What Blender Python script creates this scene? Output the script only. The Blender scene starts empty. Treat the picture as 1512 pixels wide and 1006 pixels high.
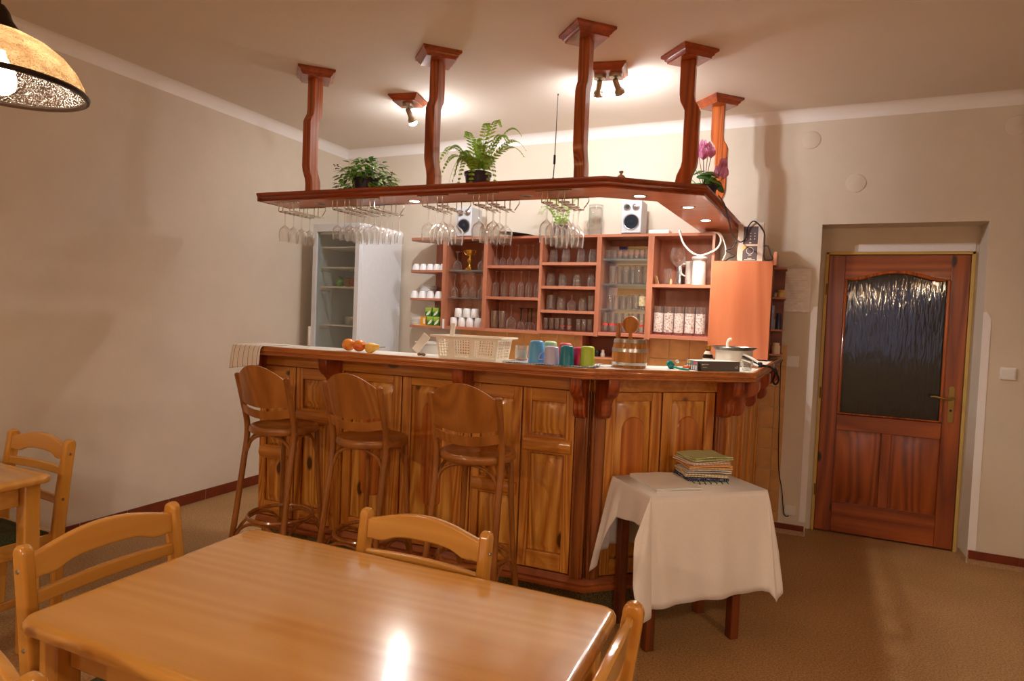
import bpy, math, random
from mathutils import Vector, Matrix
random.seed(7)
sc = bpy.context.scene
COL = sc.collection
PI = math.pi
cos, sin, rad = math.cos, math.sin, math.radians

# ------------------------------------------------------------------ camera
def set_camera():
    yaw, pitch, roll, f = -0.4245, -0.0379, 0.0404, 929.69
    r = Vector((cos(yaw), -sin(yaw), 0))
    fw = Vector((sin(yaw) * cos(pitch), cos(yaw) * cos(pitch), sin(pitch)))
    u = r.cross(fw)
    r2 = r * cos(roll) + u * sin(roll)
    u2 = u * cos(roll) - r * sin(roll)
    m = Matrix(((r2.x, u2.x, -fw.x, 0), (r2.y, u2.y, -fw.y, 0), (r2.z, u2.z, -fw.z, 1.4542), (0, 0, 0, 1)))
    cd = bpy.data.cameras.new('camera')
    cd.sensor_width = 36.0
    cd.lens = f / 1512 * 36.0
    cd.clip_start = 0.05
    o = bpy.data.objects.new('camera', cd)
    COL.objects.link(o)
    o.matrix_world = m
    sc.camera = o
set_camera()

# ------------------------------------------------------------------ world, exposure, light colours
w = bpy.data.worlds.new('world')
sc.world = w
w.use_nodes = True
w.node_tree.nodes['Background'].inputs[0].default_value = (0.10, 0.14, 0.25, 1)
w.node_tree.nodes['Background'].inputs[1].default_value = 0.05
sc.view_settings.view_transform = 'Standard'
sc.view_settings.look = 'None'
sc.view_settings.gamma = 1
sc.view_settings.use_curve_mapping = False
sc.view_settings.exposure = 0.85
sc.cycles.transparent_max_bounces = 64
sc.cycles.max_bounces = 10
sc.cycles.glossy_bounces = 5
sc.cycles.transmission_bounces = 8
sc.cycles.caustics_reflective = False
sc.cycles.caustics_refractive = False
sc.cycles.sample_clamp_indirect = 6.0
WARM = (1.0, 0.80, 0.60)
COOL = (0.97, 0.98, 1.0)
DOWN = (1.0, 0.92, 0.80)
E_PENDANT, E_SPOT, E_DOWN, E_WINDOW = 600.0, 740.0, 520.0, 0.5

# ------------------------------------------------------------------ mesh builder
class MB:
    def __init__(s):
        s.v = []; s.f = []; s.sm = []; s.mi = []; s.cur = 0
    def add(s, vs, fs, smooth=False):
        b = len(s.v)
        s.v += [tuple(p) for p in vs]
        for f in fs:
            s.f.append(tuple(b + i for i in f)); s.sm.append(smooth); s.mi.append(s.cur)
        return s
    def box(s, x0, x1, y0, y1, z0, z1, M=None):
        vs = [Vector(p) for p in ((x0,y0,z0),(x1,y0,z0),(x1,y1,z0),(x0,y1,z0),(x0,y0,z1),(x1,y0,z1),(x1,y1,z1),(x0,y1,z1))]
        if M is not None: vs = [M @ p for p in vs]
        return s.add(vs, [(0,3,2,1),(4,5,6,7),(0,1,5,4),(1,2,6,5),(2,3,7,6),(3,0,4,7)])
    def hexa(s, p):
        return s.add(p, [(0,3,2,1),(4,5,6,7),(0,1,5,4),(1,2,6,5),(2,3,7,6),(3,0,4,7)])
    def extr(s, poly, vec, smooth=False):
        n = len(poly); vec = Vector(vec)
        a = [Vector(p) for p in poly]; b = [p + vec for p in a]
        s.add(a + b, [tuple(reversed(range(n))), tuple(range(n, 2*n))])
        s.add(a + b, [(i, (i+1) % n, n + (i+1) % n, n + i) for i in range(n)], smooth)
        return s
    def prism(s, poly, z0, z1):
        return s.extr([(p[0], p[1], z0) for p in poly], (0, 0, z1 - z0))
    def lathe(s, prof, n=20, M=None, smooth=True, a0=0.0, a1=2*PI):
        full = abs(a1 - a0 - 2*PI) < 1e-6
        m = n if full else n + 1
        idx = []; vs = []
        for (r, z) in prof:
            if r < 1e-6:
                idx.append([len(vs)] * m); vs.append(Vector((0, 0, z)))
            else:
                row = []
                for k in range(m):
                    a = a0 + (a1 - a0) * k / n
                    row.append(len(vs)); vs.append(Vector((r*cos(a), r*sin(a), z)))
                idx.append(row)
        fs = []
        for i in range(len(prof) - 1):
            for k in range(n):
                k2 = (k + 1) % m
                q = [idx[i][k], idx[i][k2], idx[i+1][k2], idx[i+1][k]]
                q2 = []
                for x in q:
                    if x not in q2: q2.append(x)
                if len(q2) >= 3: fs.append(tuple(q2))
        if M is not None: vs = [M @ p for p in vs]
        return s.add(vs, fs, smooth)
    def tube(s, path, r, n=8, closed=False, cap=True, flat=1.0):
        P = [Vector(p) for p in path]; L = len(P)
        rs = r if isinstance(r, (list, tuple)) else [r] * L
        vs = []; prev = None
        for i in range(L):
            if closed: t = P[(i+1) % L] - P[i-1]
            else: t = P[min(i+1, L-1)] - P[max(i-1, 0)]
            t.normalize()
            if prev is None:
                up = Vector((0, 0, 1)) if abs(t.z) < 0.9 else Vector((1, 0, 0))
                a = t.cross(up).normalized()
            else:
                a = prev - t * prev.dot(t)
                a = a.normalized() if a.length > 1e-6 else t.orthogonal().normalized()
            prev = a
            b = t.cross(a)
            for k in range(n):
                ang = 2*PI*k/n
                vs.append(P[i] + (a*cos(ang) + b*sin(ang)*flat) * rs[i])
        fs = []
        for i in range(L if closed else L-1):
            j = (i+1) % L
            for k in range(n):
                k2 = (k+1) % n
                fs.append((i*n+k, i*n+k2, j*n+k2, j*n+k))
        s.add(vs, fs, True)
        if cap and not closed:
            s.add(vs[:n], [tuple(reversed(range(n)))]); s.add(vs[-n:], [tuple(range(n))])
        return s
    def ball(s, c, rx, ry=None, rz=None, n=14, m=9, M=None):
        ry = ry or rx; rz = rz or rx
        T = Matrix.Translation(Vector(c)) @ (M if M is not None else Matrix.Identity(4)) @ Matrix.Diagonal((rx, ry, rz, 1))
        return s.lathe([(sin(PI*i/m) if 0 < i < m else 0, -cos(PI*i/m)) for i in range(m+1)], n, T)
    def sweep(s, prof, path, closed_prof=True, smooth=False):
        # prof: (offset to the right of travel, z); path: XY polyline, mitred
        P = [Vector((p[0], p[1])) for p in path]; L = len(P); vs = []
        for i in range(L):
            if i == 0: d = (P[1]-P[0]).normalized(); nrm = Vector((d.y, -d.x)); k = 1
            elif i == L-1: d = (P[-1]-P[-2]).normalized(); nrm = Vector((d.y, -d.x)); k = 1
            else:
                d1 = (P[i]-P[i-1]).normalized(); d2 = (P[i+1]-P[i]).normalized()
                n1 = Vector((d1.y, -d1.x)); n2 = Vector((d2.y, -d2.x))
                nrm = (n1+n2).normalized(); k = 1/max(0.3, nrm.dot(n1))
            for (o, z) in prof:
                q = P[i] + nrm*o*k
                vs.append((q.x, q.y, z))
        m = len(prof); fs = []
        for i in range(L-1):
            for k in range(m if closed_prof else m-1):
                k2 = (k+1) % m
                fs.append((i*m+k, i*m+k2, (i+1)*m+k2, (i+1)*m+k))
        s.add(vs, fs, smooth)
        if closed_prof:
            s.add(vs[:m], [tuple(range(m))]); s.add(vs[-m:], [tuple(reversed(range(m)))])
        return s
    def grid(s, fn, nu, nv, smooth=True, thick=None):
        vs = [fn(i/nu, j/nv) for j in range(nv+1) for i in range(nu+1)]
        fs = [(j*(nu+1)+i, j*(nu+1)+i+1, (j+1)*(nu+1)+i+1, (j+1)*(nu+1)+i) for j in range(nv) for i in range(nu)]
        return s.add(vs, fs, smooth)
    def build(s, name, mat, parent=None, off=None, loc=None, rot=None, bevel=0, seg=2, solid=0, sub=0, label=None, kind=None, fix=True):
        me = bpy.data.meshes.new(name)
        vs = s.v
        if off is not None: vs = [(p[0]-off[0], p[1]-off[1], p[2]-off[2]) for p in vs]
        me.from_pydata(vs, [], s.f)
        me.polygons.foreach_set('use_smooth', s.sm)
        for m in (mat if isinstance(mat, (list, tuple)) else [mat]): me.materials.append(m)
        if any(s.mi): me.polygons.foreach_set('material_index', s.mi)
        if fix:
            import bmesh
            bm = bmesh.new(); bm.from_mesh(me)
            bmesh.ops.remove_doubles(bm, verts=bm.verts, dist=1e-5)
            bmesh.ops.recalc_face_normals(bm, faces=bm.faces)
            bm.to_mesh(me); bm.free()
        me.set_sharp_from_angle(angle=rad(42))
        o = bpy.data.objects.new(name, me)
        COL.objects.link(o)
        if parent is not None: o.parent = parent
        if loc is not None: o.location = loc
        if rot is not None: o.rotation_euler = rot
        if solid:
            md = o.modifiers.new('thickness', 'SOLIDIFY'); md.thickness = solid; md.offset = 0
        if bevel:
            md = o.modifiers.new('edges', 'BEVEL'); md.width = bevel; md.segments = seg; md.limit_method = 'ANGLE'; md.angle_limit = rad(40)
        if sub:
            md = o.modifiers.new('smooth', 'SUBSURF'); md.levels = sub; md.render_levels = sub
        if label: o['label'] = label
        if kind: o['kind'] = kind
        return o

def tag(o, label, cat, group=None):
    o['label'] = label; o['category'] = cat
    if group: o['group'] = group
    return o
def thing(name, label, cat, loc=(0, 0, 0), rotz=0, group=None):
    o = bpy.data.objects.new(name, None); COL.objects.link(o)
    o.location = loc; o.rotation_euler = (0, 0, rotz); o.empty_display_size = 0.05
    return tag(o, label, cat, group)
def dup(root, loc=None, rot=None, label=None, group=None, scale=None):
    r = root.copy(); COL.objects.link(r)
    if loc is not None: r.location = loc
    if rot is not None: r.rotation_euler = rot
    if scale is not None: r.scale = scale
    if label: r['label'] = label
    if group: r['group'] = group
    for ch in list(root.children):
        c = ch.copy(); COL.objects.link(c); c.parent = r
        for g in list(ch.children):
            d = g.copy(); COL.objects.link(d); d.parent = c
    return r
ORD = ['leftmost', 'second', 'third', 'fourth', 'fifth', 'sixth', 'seventh', 'eighth', 'ninth']

# ------------------------------------------------------------------ materials
def srgb(r, g, b):
    f = lambda c: (c/255/12.92) if c/255 <= 0.04045 else ((c/255+0.055)/1.055)**2.4
    return (f(r), f(g), f(b), 1)
def new_mat(name):
    m = bpy.data.materials.new(name); m.use_nodes = True
    nt = m.node_tree
    return m, nt, nt.nodes['Principled BSDF']
def N(nt, t, **kw):
    n = nt.nodes.new(t)
    for k, v in kw.items():
        if k in n.inputs: n.inputs[k].default_value = v
        else: setattr(n, k, v)
    return n
def ramp(nt, stops):
    n = nt.nodes.new('ShaderNodeValToRGB')
    el = n.color_ramp.elements
    while len(el) < len(stops): el.new(0.5)
    for e, (p, c) in zip(el, stops): e.position = p; e.color = c
    return n
def coords(nt, scale=(1, 1, 1), rnd=True):
    tc = N(nt, 'ShaderNodeTexCoord'); mp = N(nt, 'ShaderNodeMapping')
    mp.inputs['Scale'].default_value = scale
    if rnd:
        oi = N(nt, 'ShaderNodeObjectInfo')
        mu = N(nt, 'ShaderNodeMath', operation='MULTIPLY'); mu.inputs[1].default_value = 23.0
        va = N(nt, 'ShaderNodeVectorMath', operation='ADD')
        nt.links.new(oi.outputs['Random'], mu.inputs[0])
        nt.links.new(tc.outputs['Object'], va.inputs[0]); nt.links.new(mu.outputs[0], va.inputs[1])
        nt.links.new(va.outputs[0], mp.inputs['Vector'])
    else:
        nt.links.new(tc.outputs['Object'], mp.inputs['Vector'])
    return mp
def bump(nt, src, b, strength, dist=0.002):
    n = N(nt, 'ShaderNodeBump'); n.inputs['Strength'].default_value = strength; n.inputs['Distance'].default_value = dist
    nt.links.new(src, n.inputs['Height']); nt.links.new(n.outputs[0], b.inputs['Normal'])
def plain(name, col, rough=0.5, metal=0.0, coat=0.0, spec=0.5, noise=0.0, nscale=30, bumpy=0.0, sheen=0.0):
    m, nt, b = new_mat(name)
    b.inputs['Base Color'].default_value = col; b.inputs['Roughness'].default_value = rough
    b.inputs['Metallic'].default_value = metal; b.inputs['Coat Weight'].default_value = coat
    b.inputs['Specular IOR Level'].default_value = spec
    if sheen: b.inputs['Sheen Weight'].default_value = sheen
    mp = coords(nt)
    nz = N(nt, 'ShaderNodeTexNoise', Scale=nscale, Detail=4.0)
    nt.links.new(mp.outputs[0], nz.inputs['Vector'])
    k = max(noise, 0.02)
    rp = ramp(nt, [(0.3, tuple(c*(1-k) for c in col[:3]) + (1,)), (0.7, tuple(min(1, c*(1+k)) for c in col[:3]) + (1,))])
    nt.links.new(nz.outputs['Fac'], rp.inputs[0]); nt.links.new(rp.outputs[0], b.inputs['Base Color'])
    if bumpy: bump(nt, nz.outputs['Fac'], b, bumpy)
    return m
def wood(name, dark, light, axis='Z', scale=14, rough=0.32, coat=0.35, knots=False, mid=None, stretch=0.06, coat_rough=0.12, contrast=0.22, rings=0.38):
    m, nt, b = new_mat(name)
    sc3 = {'X': (stretch, 1, 1), 'Y': (1, stretch, 1), 'Z': (1, 1, stretch)}[axis]
    mp = coords(nt, sc3)
    nz = N(nt, 'ShaderNodeTexNoise', Scale=scale, Detail=5.0, Roughness=0.6, Distortion=0.6)
    nt.links.new(mp.outputs[0], nz.inputs['Vector'])
    nz2 = N(nt, 'ShaderNodeTexNoise', Scale=scale*6, Detail=3.0, Roughness=0.6)
    nt.links.new(mp.outputs[0], nz2.inputs['Vector'])
    wv = N(nt, 'ShaderNodeTexNoise', Scale=scale*0.35, Detail=1.0, Distortion=0.3)
    nt.links.new(mp.outputs[0], wv.inputs['Vector'])
    # growth rings: fold a slow noise into bands
    mu = N(nt, 'ShaderNodeMath', operation='MULTIPLY'); mu.inputs[1].default_value = 26.0
    nt.links.new(wv.outputs['Fac'], mu.inputs[0])
    fr = N(nt, 'ShaderNodeMath', operation='PINGPONG'); fr.inputs[1].default_value = 1.0
    nt.links.new(mu.outputs[0], fr.inputs[0])
    mx = N(nt, 'ShaderNodeMath', operation='MULTIPLY_ADD'); mx.inputs[1].default_value = rings
    nt.links.new(fr.outputs[0], mx.inputs[0])
    m2 = N(nt, 'ShaderNodeMath', operation='MULTIPLY'); m2.inputs[1].default_value = 1.0 - rings
    nt.links.new(nz.outputs['Fac'], m2.inputs[0]); nt.links.new(m2.outputs[0], mx.inputs[2])
    m3 = N(nt, 'ShaderNodeMath', operation='MULTIPLY_ADD'); m3.inputs[1].default_value = 0.34; 
    nt.links.new(nz2.outputs['Fac'], m3.inputs[0]); nt.links.new(mx.outputs[0], m3.inputs[2])
    mid = mid or tuple((a+c)/2 for a, c in zip(dark, light))
    rp = ramp(nt, [(0.66-contrast, dark), (0.66, mid), (0.66+contrast, light)])
    nt.links.new(m3.outputs[0], rp.inputs[0])
    out = rp.outputs[0]
    if knots:
        kp = coords(nt, {'X': (0.45, 1, 1), 'Y': (1, 0.45, 1), 'Z': (1, 1, 0.45)}[axis])
        vo = N(nt, 'ShaderNodeTexVoronoi', Scale=6.0)
        nt.links.new(kp.outputs[0], vo.inputs['Vector'])
        kr = ramp(nt, [(0.085, (1, 1, 1, 1)), (0.14, (0, 0, 0, 1))])
        nt.links.new(vo.outputs['Distance'], kr.inputs[0])
        mc = N(nt, 'ShaderNodeMix', data_type='RGBA')
        nt.links.new(kr.outputs[0], mc.inputs[0]); nt.links.new(out, mc.inputs[6])
        mc.inputs[7].default_value = tuple(c*0.22 for c in dark[:3]) + (1,)
        out = mc.outputs[2]
    nt.links.new(out, b.inputs['Base Color'])
    b.inputs['Roughness'].default_value = rough
    b.inputs['Coat Weight'].default_value = coat; b.inputs['Coat Roughness'].default_value = coat_rough
    bump(nt, m3.outputs[0], b, 0.06, 0.001)
    return m
def thin_glass(name, tint=(0.98, 0.985, 0.98), edge=0.4, rough=0.02, ior=1.5, boost=1.0, haze=0.025, hedge=0.6):
    # thin shell: clear face on, reflective edge on; haze and darkening there paint refracted light
    m, nt, b = new_mat(name)
    nt.nodes.remove(b)
    out = nt.nodes['Material Output']
    lw = N(nt, 'ShaderNodeLayerWeight', Blend=0.35)
    rp = ramp(nt, [(0.45, tint + (1,)), (0.92, tuple(c*edge for c in tint) + (1,))])
    nt.links.new(lw.outputs['Facing'], rp.inputs[0])
    tr = N(nt, 'ShaderNodeBsdfTransparent'); nt.links.new(rp.outputs[0], tr.inputs[0])
    gl = N(nt, 'ShaderNodeBsdfGlossy'); gl.inputs['Roughness'].default_value = rough
    l2 = N(nt, 'ShaderNodeLayerWeight', Blend=0.5)
    fr = N(nt, 'ShaderNodeMath', operation='POWER'); fr.inputs[1].default_value = 2.6; nt.links.new(l2.outputs['Facing'], fr.inputs[0])
    mu = N(nt, 'ShaderNodeMath', operation='MULTIPLY_ADD', use_clamp=True); mu.inputs[1].default_value = 0.7*boost; mu.inputs[2].default_value = 0.045*boost
    nt.links.new(fr.outputs[0], mu.inputs[0])
    tl = N(nt, 'ShaderNodeBsdfTranslucent'); tl.inputs[0].default_value = tuple(min(1, c) for c in tint) + (1,)
    df = N(nt, 'ShaderNodeBsdfDiffuse'); df.inputs[0].default_value = tuple(min(1, c) for c in tint) + (1,)
    md = N(nt, 'ShaderNodeMixShader'); nt.links.new(tl.outputs[0], md.inputs[1]); nt.links.new(df.outputs[0], md.inputs[2])
    hr = ramp(nt, [(0.22, (haze,)*3 + (1,)), (0.68, (hedge,)*3 + (1,))]); nt.links.new(lw.outputs['Facing'], hr.inputs[0])
    m0 = N(nt, 'ShaderNodeMixShader')
    nt.links.new(hr.outputs[0], m0.inputs[0]); nt.links.new(tr.outputs[0], m0.inputs[1]); nt.links.new(md.outputs[0], m0.inputs[2])
    mx = N(nt, 'ShaderNodeMixShader')
    nt.links.new(mu.outputs[0], mx.inputs[0]); nt.links.new(m0.outputs[0], mx.inputs[1]); nt.links.new(gl.outputs[0], mx.inputs[2])
    nt.links.new(mx.outputs[0], out.inputs[0])
    return m
def emit(name, col, strength):
    m, nt, b = new_mat(name)
    b.inputs['Base Color'].default_value = (0.9, 0.9, 0.9, 1)
    b.inputs['Emission Color'].default_value = col[:3] + (1,)
    b.inputs['Emission Strength'].default_value = strength
    return m
def plaster(name, col, k=0.06):
    m, nt, b = new_mat(name)
    mp = coords(nt, rnd=False)
    n1 = N(nt, 'ShaderNodeTexNoise', Scale=1.3, Detail=5.0, Roughness=0.6); nt.links.new(mp.outputs[0], n1.inputs['Vector'])
    n2 = N(nt, 'ShaderNodeTexNoise', Scale=7.0, Detail=6.0, Roughness=0.65); nt.links.new(mp.outputs[0], n2.inputs['Vector'])
    rp = ramp(nt, [(0.3, tuple(c*(1-k) for c in col[:3]) + (1,)), (0.7, tuple(min(1, c*(1+k)) for c in col[:3]) + (1,))])
    nt.links.new(n1.outputs['Fac'], rp.inputs[0]); nt.links.new(rp.outputs[0], b.inputs['Base Color'])
    b.inputs['Roughness'].default_value = 0.85; b.inputs['Specular IOR Level'].default_value = 0.2
    bump(nt, n2.outputs['Fac'], b, 0.25, 0.012)
    return m
def speckled(name, a, c2, scale, rough=0.6, bumpy=0.3, big=0.12):
    m, nt, b = new_mat(name)
    mp = coords(nt, rnd=False)
    n1 = N(nt, 'ShaderNodeTexNoise', Scale=scale, Detail=3.0, Roughness=0.7); nt.links.new(mp.outputs[0], n1.inputs['Vector'])
    n2 = N(nt, 'ShaderNodeTexNoise', Scale=2.2, Detail=4.0); nt.links.new(mp.outputs[0], n2.inputs['Vector'])
    rp = ramp(nt, [(0.36, a), (0.64, c2)]); nt.links.new(n1.outputs['Fac'], rp.inputs[0])
    mc = N(nt, 'ShaderNodeMix', data_type='RGBA', blend_type='MULTIPLY'); mc.inputs[0].default_value = 1.0
    r2 = ramp(nt, [(0.35, (1-big,)*3 + (1,)), (0.65, (1, 1, 1, 1))]); nt.links.new(n2.outputs['Fac'], r2.inputs[0])
    nt.links.new(rp.outputs[0], mc.inputs[6]); nt.links.new(r2.outputs[0], mc.inputs[7])
    nt.links.new(mc.outputs[2], b.inputs['Base Color'])
    b.inputs['Roughness'].default_value = rough; b.inputs['Specular IOR Level'].default_value = 0.25
    bump(nt, n1.outputs['Fac'], b, bumpy, 0.002)
    return m
def striped(name, base, line, axis=0, period=0.022, width=0.1, line2=None, axis2=None, rough=0.9):
    # woven stripes / checks, in the cloth's own coordinates
    m, nt, b = new_mat(name)
    mp = coords(nt, rnd=False)
    sep = N(nt, 'ShaderNodeSeparateXYZ'); nt.links.new(mp.outputs[0], sep.inputs[0])
    def band(ax, per, wd):
        d = N(nt, 'ShaderNodeMath', operation='DIVIDE'); d.inputs[1].default_value = per
        nt.links.new(sep.outputs[ax], d.inputs[0])
        fr = N(nt, 'ShaderNodeMath', operation='FRACT'); nt.links.new(d.outputs[0], fr.inputs[0])
        lt = N(nt, 'ShaderNodeMath', operation='LESS_THAN'); lt.inputs[1].default_value = wd
        nt.links.new(fr.outputs[0], lt.inputs[0]); return lt.outputs[0]
    mc = N(nt, 'ShaderNodeMix', data_type='RGBA')
    mc.inputs[6].default_value = base; mc.inputs[7].default_value = line
    nt.links.new(band(axis, period, width), mc.inputs[0])
    out = mc.outputs[2]
    if axis2 is not None:
        m2 = N(nt, 'ShaderNodeMix', data_type='RGBA'); m2.inputs[7].default_value = line2 or line
        nt.links.new(band(axis2, period, width), m2.inputs[0]); nt.links.new(out, m2.inputs[6]); out = m2.outputs[2]
    nt.links.new(out, b.inputs['Base Color'])
    b.inputs['Roughness'].default_value = rough; b.inputs['Specular IOR Level'].default_value = 0.15
    return m

def leafy(name, col, rough=0.5, noise=0.3, nscale=60):
    # leaf or petal: part of the light passes through
    m, nt, b = new_mat(name)
    mp = coords(nt); nz = N(nt, 'ShaderNodeTexNoise', Scale=float(nscale), Detail=3.0); nt.links.new(mp.outputs[0], nz.inputs['Vector'])
    rp = ramp(nt, [(0.3, tuple(c*(1-noise) for c in col[:3]) + (1,)), (0.7, tuple(min(1, c*(1+noise)) for c in col[:3]) + (1,))])
    nt.links.new(nz.outputs['Fac'], rp.inputs[0]); nt.links.new(rp.outputs[0], b.inputs['Base Color']); b.inputs['Roughness'].default_value = rough
    tl = N(nt, 'ShaderNodeBsdfTranslucent'); nt.links.new(rp.outputs[0], tl.inputs[0])
    mx = N(nt, 'ShaderNodeMixShader'); mx.inputs[0].default_value = 0.4
    nt.links.new(b.outputs[0], mx.inputs[1]); nt.links.new(tl.outputs[0], mx.inputs[2]); nt.links.new(mx.outputs[0], nt.nodes['Material Output'].inputs[0])
    return m
WALL = plaster('cream wall paint', srgb(221, 209, 191))
CEIL = plaster('ceiling paint', srgb(228, 218, 205), 0.03)
COVE = plaster('white cove paint', srgb(244, 240, 236), 0.02)
PATCH = plaster('white patch and painted light', srgb(244, 240, 240), 0.02)  # repair strips, and the light painted above the door
FLOOR = speckled('brown flecked vinyl', srgb(150, 110, 66), srgb(204, 164, 114), 120, 0.55)
STRIP = speckled('tan vinyl upstand', srgb(172, 134, 98), srgb(196, 160, 124), 120, 0.6)
CARPET = speckled('olive carpet', srgb(60, 52, 32), srgb(150, 130, 86), 190, 0.95, 0.8)
SEATFAB = speckled('dark green seat cloth', srgb(50, 54, 32), srgb(96, 96, 62), 220, 0.95, 0.6)
BASETILE = plain('brown glazed skirting tile', srgb(118, 48, 24), 0.3, noise=0.15, nscale=9)
GROUT = plain('pale grout', srgb(214, 196, 168), 0.9)
TILE = plain('ochre wall tile', srgb(212, 160, 98), 0.25, noise=0.12, nscale=10)
PINE = wood('honey pine upright', srgb(184, 104, 26), srgb(236, 172, 78), 'Z', 16, 0.3, 0.5, knots=True)
PINE2 = wood('honey pine stile', srgb(176, 96, 24), srgb(226, 156, 68), 'Z', 20, 0.3, 0.5)
PINEX = wood('honey pine rail', srgb(180, 100, 26), srgb(226, 156, 68), 'X', 16, 0.3, 0.5, knots=True, rings=0.14)
PINER = wood('reddish arch panel', srgb(170, 84, 22), srgb(214, 130, 52), 'Z', 12, 0.28, 0.5)
STAIN = wood('red brown stained wood', srgb(126, 54, 18), srgb(192, 100, 42), 'Z', 18, 0.28, 0.5)
STAINX = wood('red brown stained trim', srgb(114, 42, 12), srgb(178, 80, 30), 'X', 18, 0.28, 0.5, rings=0.1)
EDGE = wood('honey brown edge trim', srgb(150, 78, 28), srgb(204, 124, 56), 'X', 18, 0.28, 0.5, rings=0.1)
MOULD = wood('base moulding wood', srgb(140, 66, 22), srgb(186, 104, 44), 'X', 18, 0.5, 0.0, rings=0.1)
PILD = wood('dark pine corner post', srgb(112, 56, 20), srgb(168, 96, 40), 'Z', 20, 0.3, 0.5)
CORBEL = wood('dark stained corbel', srgb(118, 46, 16), srgb(178, 84, 34), 'Z', 16, 0.28, 0.5)
BOARD = wood('cherry canopy board', srgb(204, 116, 70), srgb(222, 138, 90), 'X', 5, 0.3, 0.2, contrast=0.3)
CHERRY = wood('cherry laminate', srgb(164, 98, 70), srgb(188, 122, 92), 'Z', 6, 0.42, 0.1, contrast=0.3)
CHERRYX = wood('cherry laminate shelf', srgb(170, 104, 76), srgb(194, 128, 98), 'X', 6, 0.42, 0.1, contrast=0.3)
ORANGE = wood('orange cherry door', srgb(168, 88, 52), srgb(194, 112, 72), 'Z', 5, 0.4, 0.15, contrast=0.3)
DARKNICHE = wood('dark niche laminate', srgb(112, 50, 26), srgb(140, 66, 36), 'X', 6, 0.4, 0.1)
BEECH = wood('golden lacquered beech', srgb(202, 138, 54), srgb(222, 164, 80), 'X', 9, 0.22, 0.8, contrast=0.4, coat_rough=0.08)
BEECHZ = wood('golden lacquered beech upright', srgb(194, 128, 44), srgb(218, 156, 68), 'Z', 9, 0.22, 0.8, contrast=0.3, coat_rough=0.08)
BENT = wood('brown bentwood', srgb(134, 78, 28), srgb(178, 112, 50), 'Z', 12, 0.28, 0.6, contrast=0.3)
SEATW = wood('brown plywood seat', srgb(134, 78, 28), srgb(180, 114, 50), 'X', 8, 0.3, 0.5, contrast=0.3)
BACKW = wood('brown plywood back', srgb(146, 86, 32), srgb(186, 118, 52), 'Z', 10, 0.28, 0.6, contrast=0.3)
DOORW = wood('red pine door', srgb(114, 46, 12), srgb(170, 84, 30), 'Z', 9, 0.36, 0.25, knots=True)
DOORX = wood('red pine door rail', srgb(120, 50, 12), srgb(174, 88, 32), 'X', 9, 0.36, 0.25)
LEGW = wood('dark table leg wood', srgb(92, 40, 16), srgb(134, 66, 28), 'Z', 12, 0.4, 0.2)
OAK = wood('oak barrel stave', srgb(160, 94, 28), srgb(206, 138, 56), 'Z', 18, 0.4, 0.2)
WHITE = plain('white porcelain', srgb(240, 240, 240), 0.2, coat=0.4)
WLAM = plain('white laminate', srgb(238, 232, 224), 0.3)
FRIDGE = plain('white enamel', srgb(226, 230, 234), 0.35)
PLAST = plain('white plastic', srgb(236, 230, 222), 0.4)
CREAMP = plain('cream plastic basket', srgb(250, 240, 224), 0.45)
METAL = plain('steel', srgb(190, 190, 188), 0.28, metal=1.0)
WIRE = plain('chrome wire', srgb(200, 188, 172), 0.2, metal=1.0)
NICKEL = plain('brushed nickel', srgb(170, 156, 138), 0.3, metal=1.0)
BRASS = plain('aged brass', srgb(150, 122, 66), 0.4, metal=0.9)
GOLD = plain('gold', srgb(214, 168, 70), 0.25, metal=1.0)
BLACK = plain('black plastic', srgb(22, 21, 22), 0.4)
BLACKG = plain('gloss black', srgb(16, 16, 18), 0.15)
SPKGREY = plain('silver grey speaker', srgb(196, 200, 204), 0.4)
CONE = plain('charcoal speaker cone', srgb(30, 33, 42), 0.8, spec=0.2)
CLOTHW = plain('white tablecloth', srgb(250, 242, 236), 0.85, spec=0.1, noise=0.02, nscale=120, sheen=0.2)
LEAF = leafy('leaf green', srgb(140, 190, 84), 0.5, noise=0.35, nscale=60)
LEAF2 = leafy('fern green', srgb(160, 204, 84), 0.5, noise=0.3, nscale=60)
LEAFD = leafy('dark leaf', srgb(78, 126, 56), 0.5, noise=0.3, nscale=60)
STEMG = plain('plant stem', srgb(92, 84, 44), 0.6)
POTM = plain('dark violet pot', srgb(38, 28, 66), 0.3)
PINK = leafy('pink petal', srgb(238, 176, 208), 0.5, noise=0.2, nscale=90)
GLASS = thin_glass('clear glass', boost=2.6)
GLASSG = thin_glass('green shelf glass', (0.90, 0.97, 0.93), 0.25)
GLASSGS = thin_glass('green stem glass', (0.16, 0.30, 0.18), 0.4)
GLASSP = thin_glass('pinkish glass', (0.97, 0.90, 0.90), 0.6)
FRGLASS = thin_glass('fridge door glass', (0.94, 0.97, 0.95), 0.9, haze=0.0, hedge=0.0)
MIRROR = plain('mirror', (0.82, 0.83, 0.80, 1), 0.02, metal=1.0)

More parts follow.
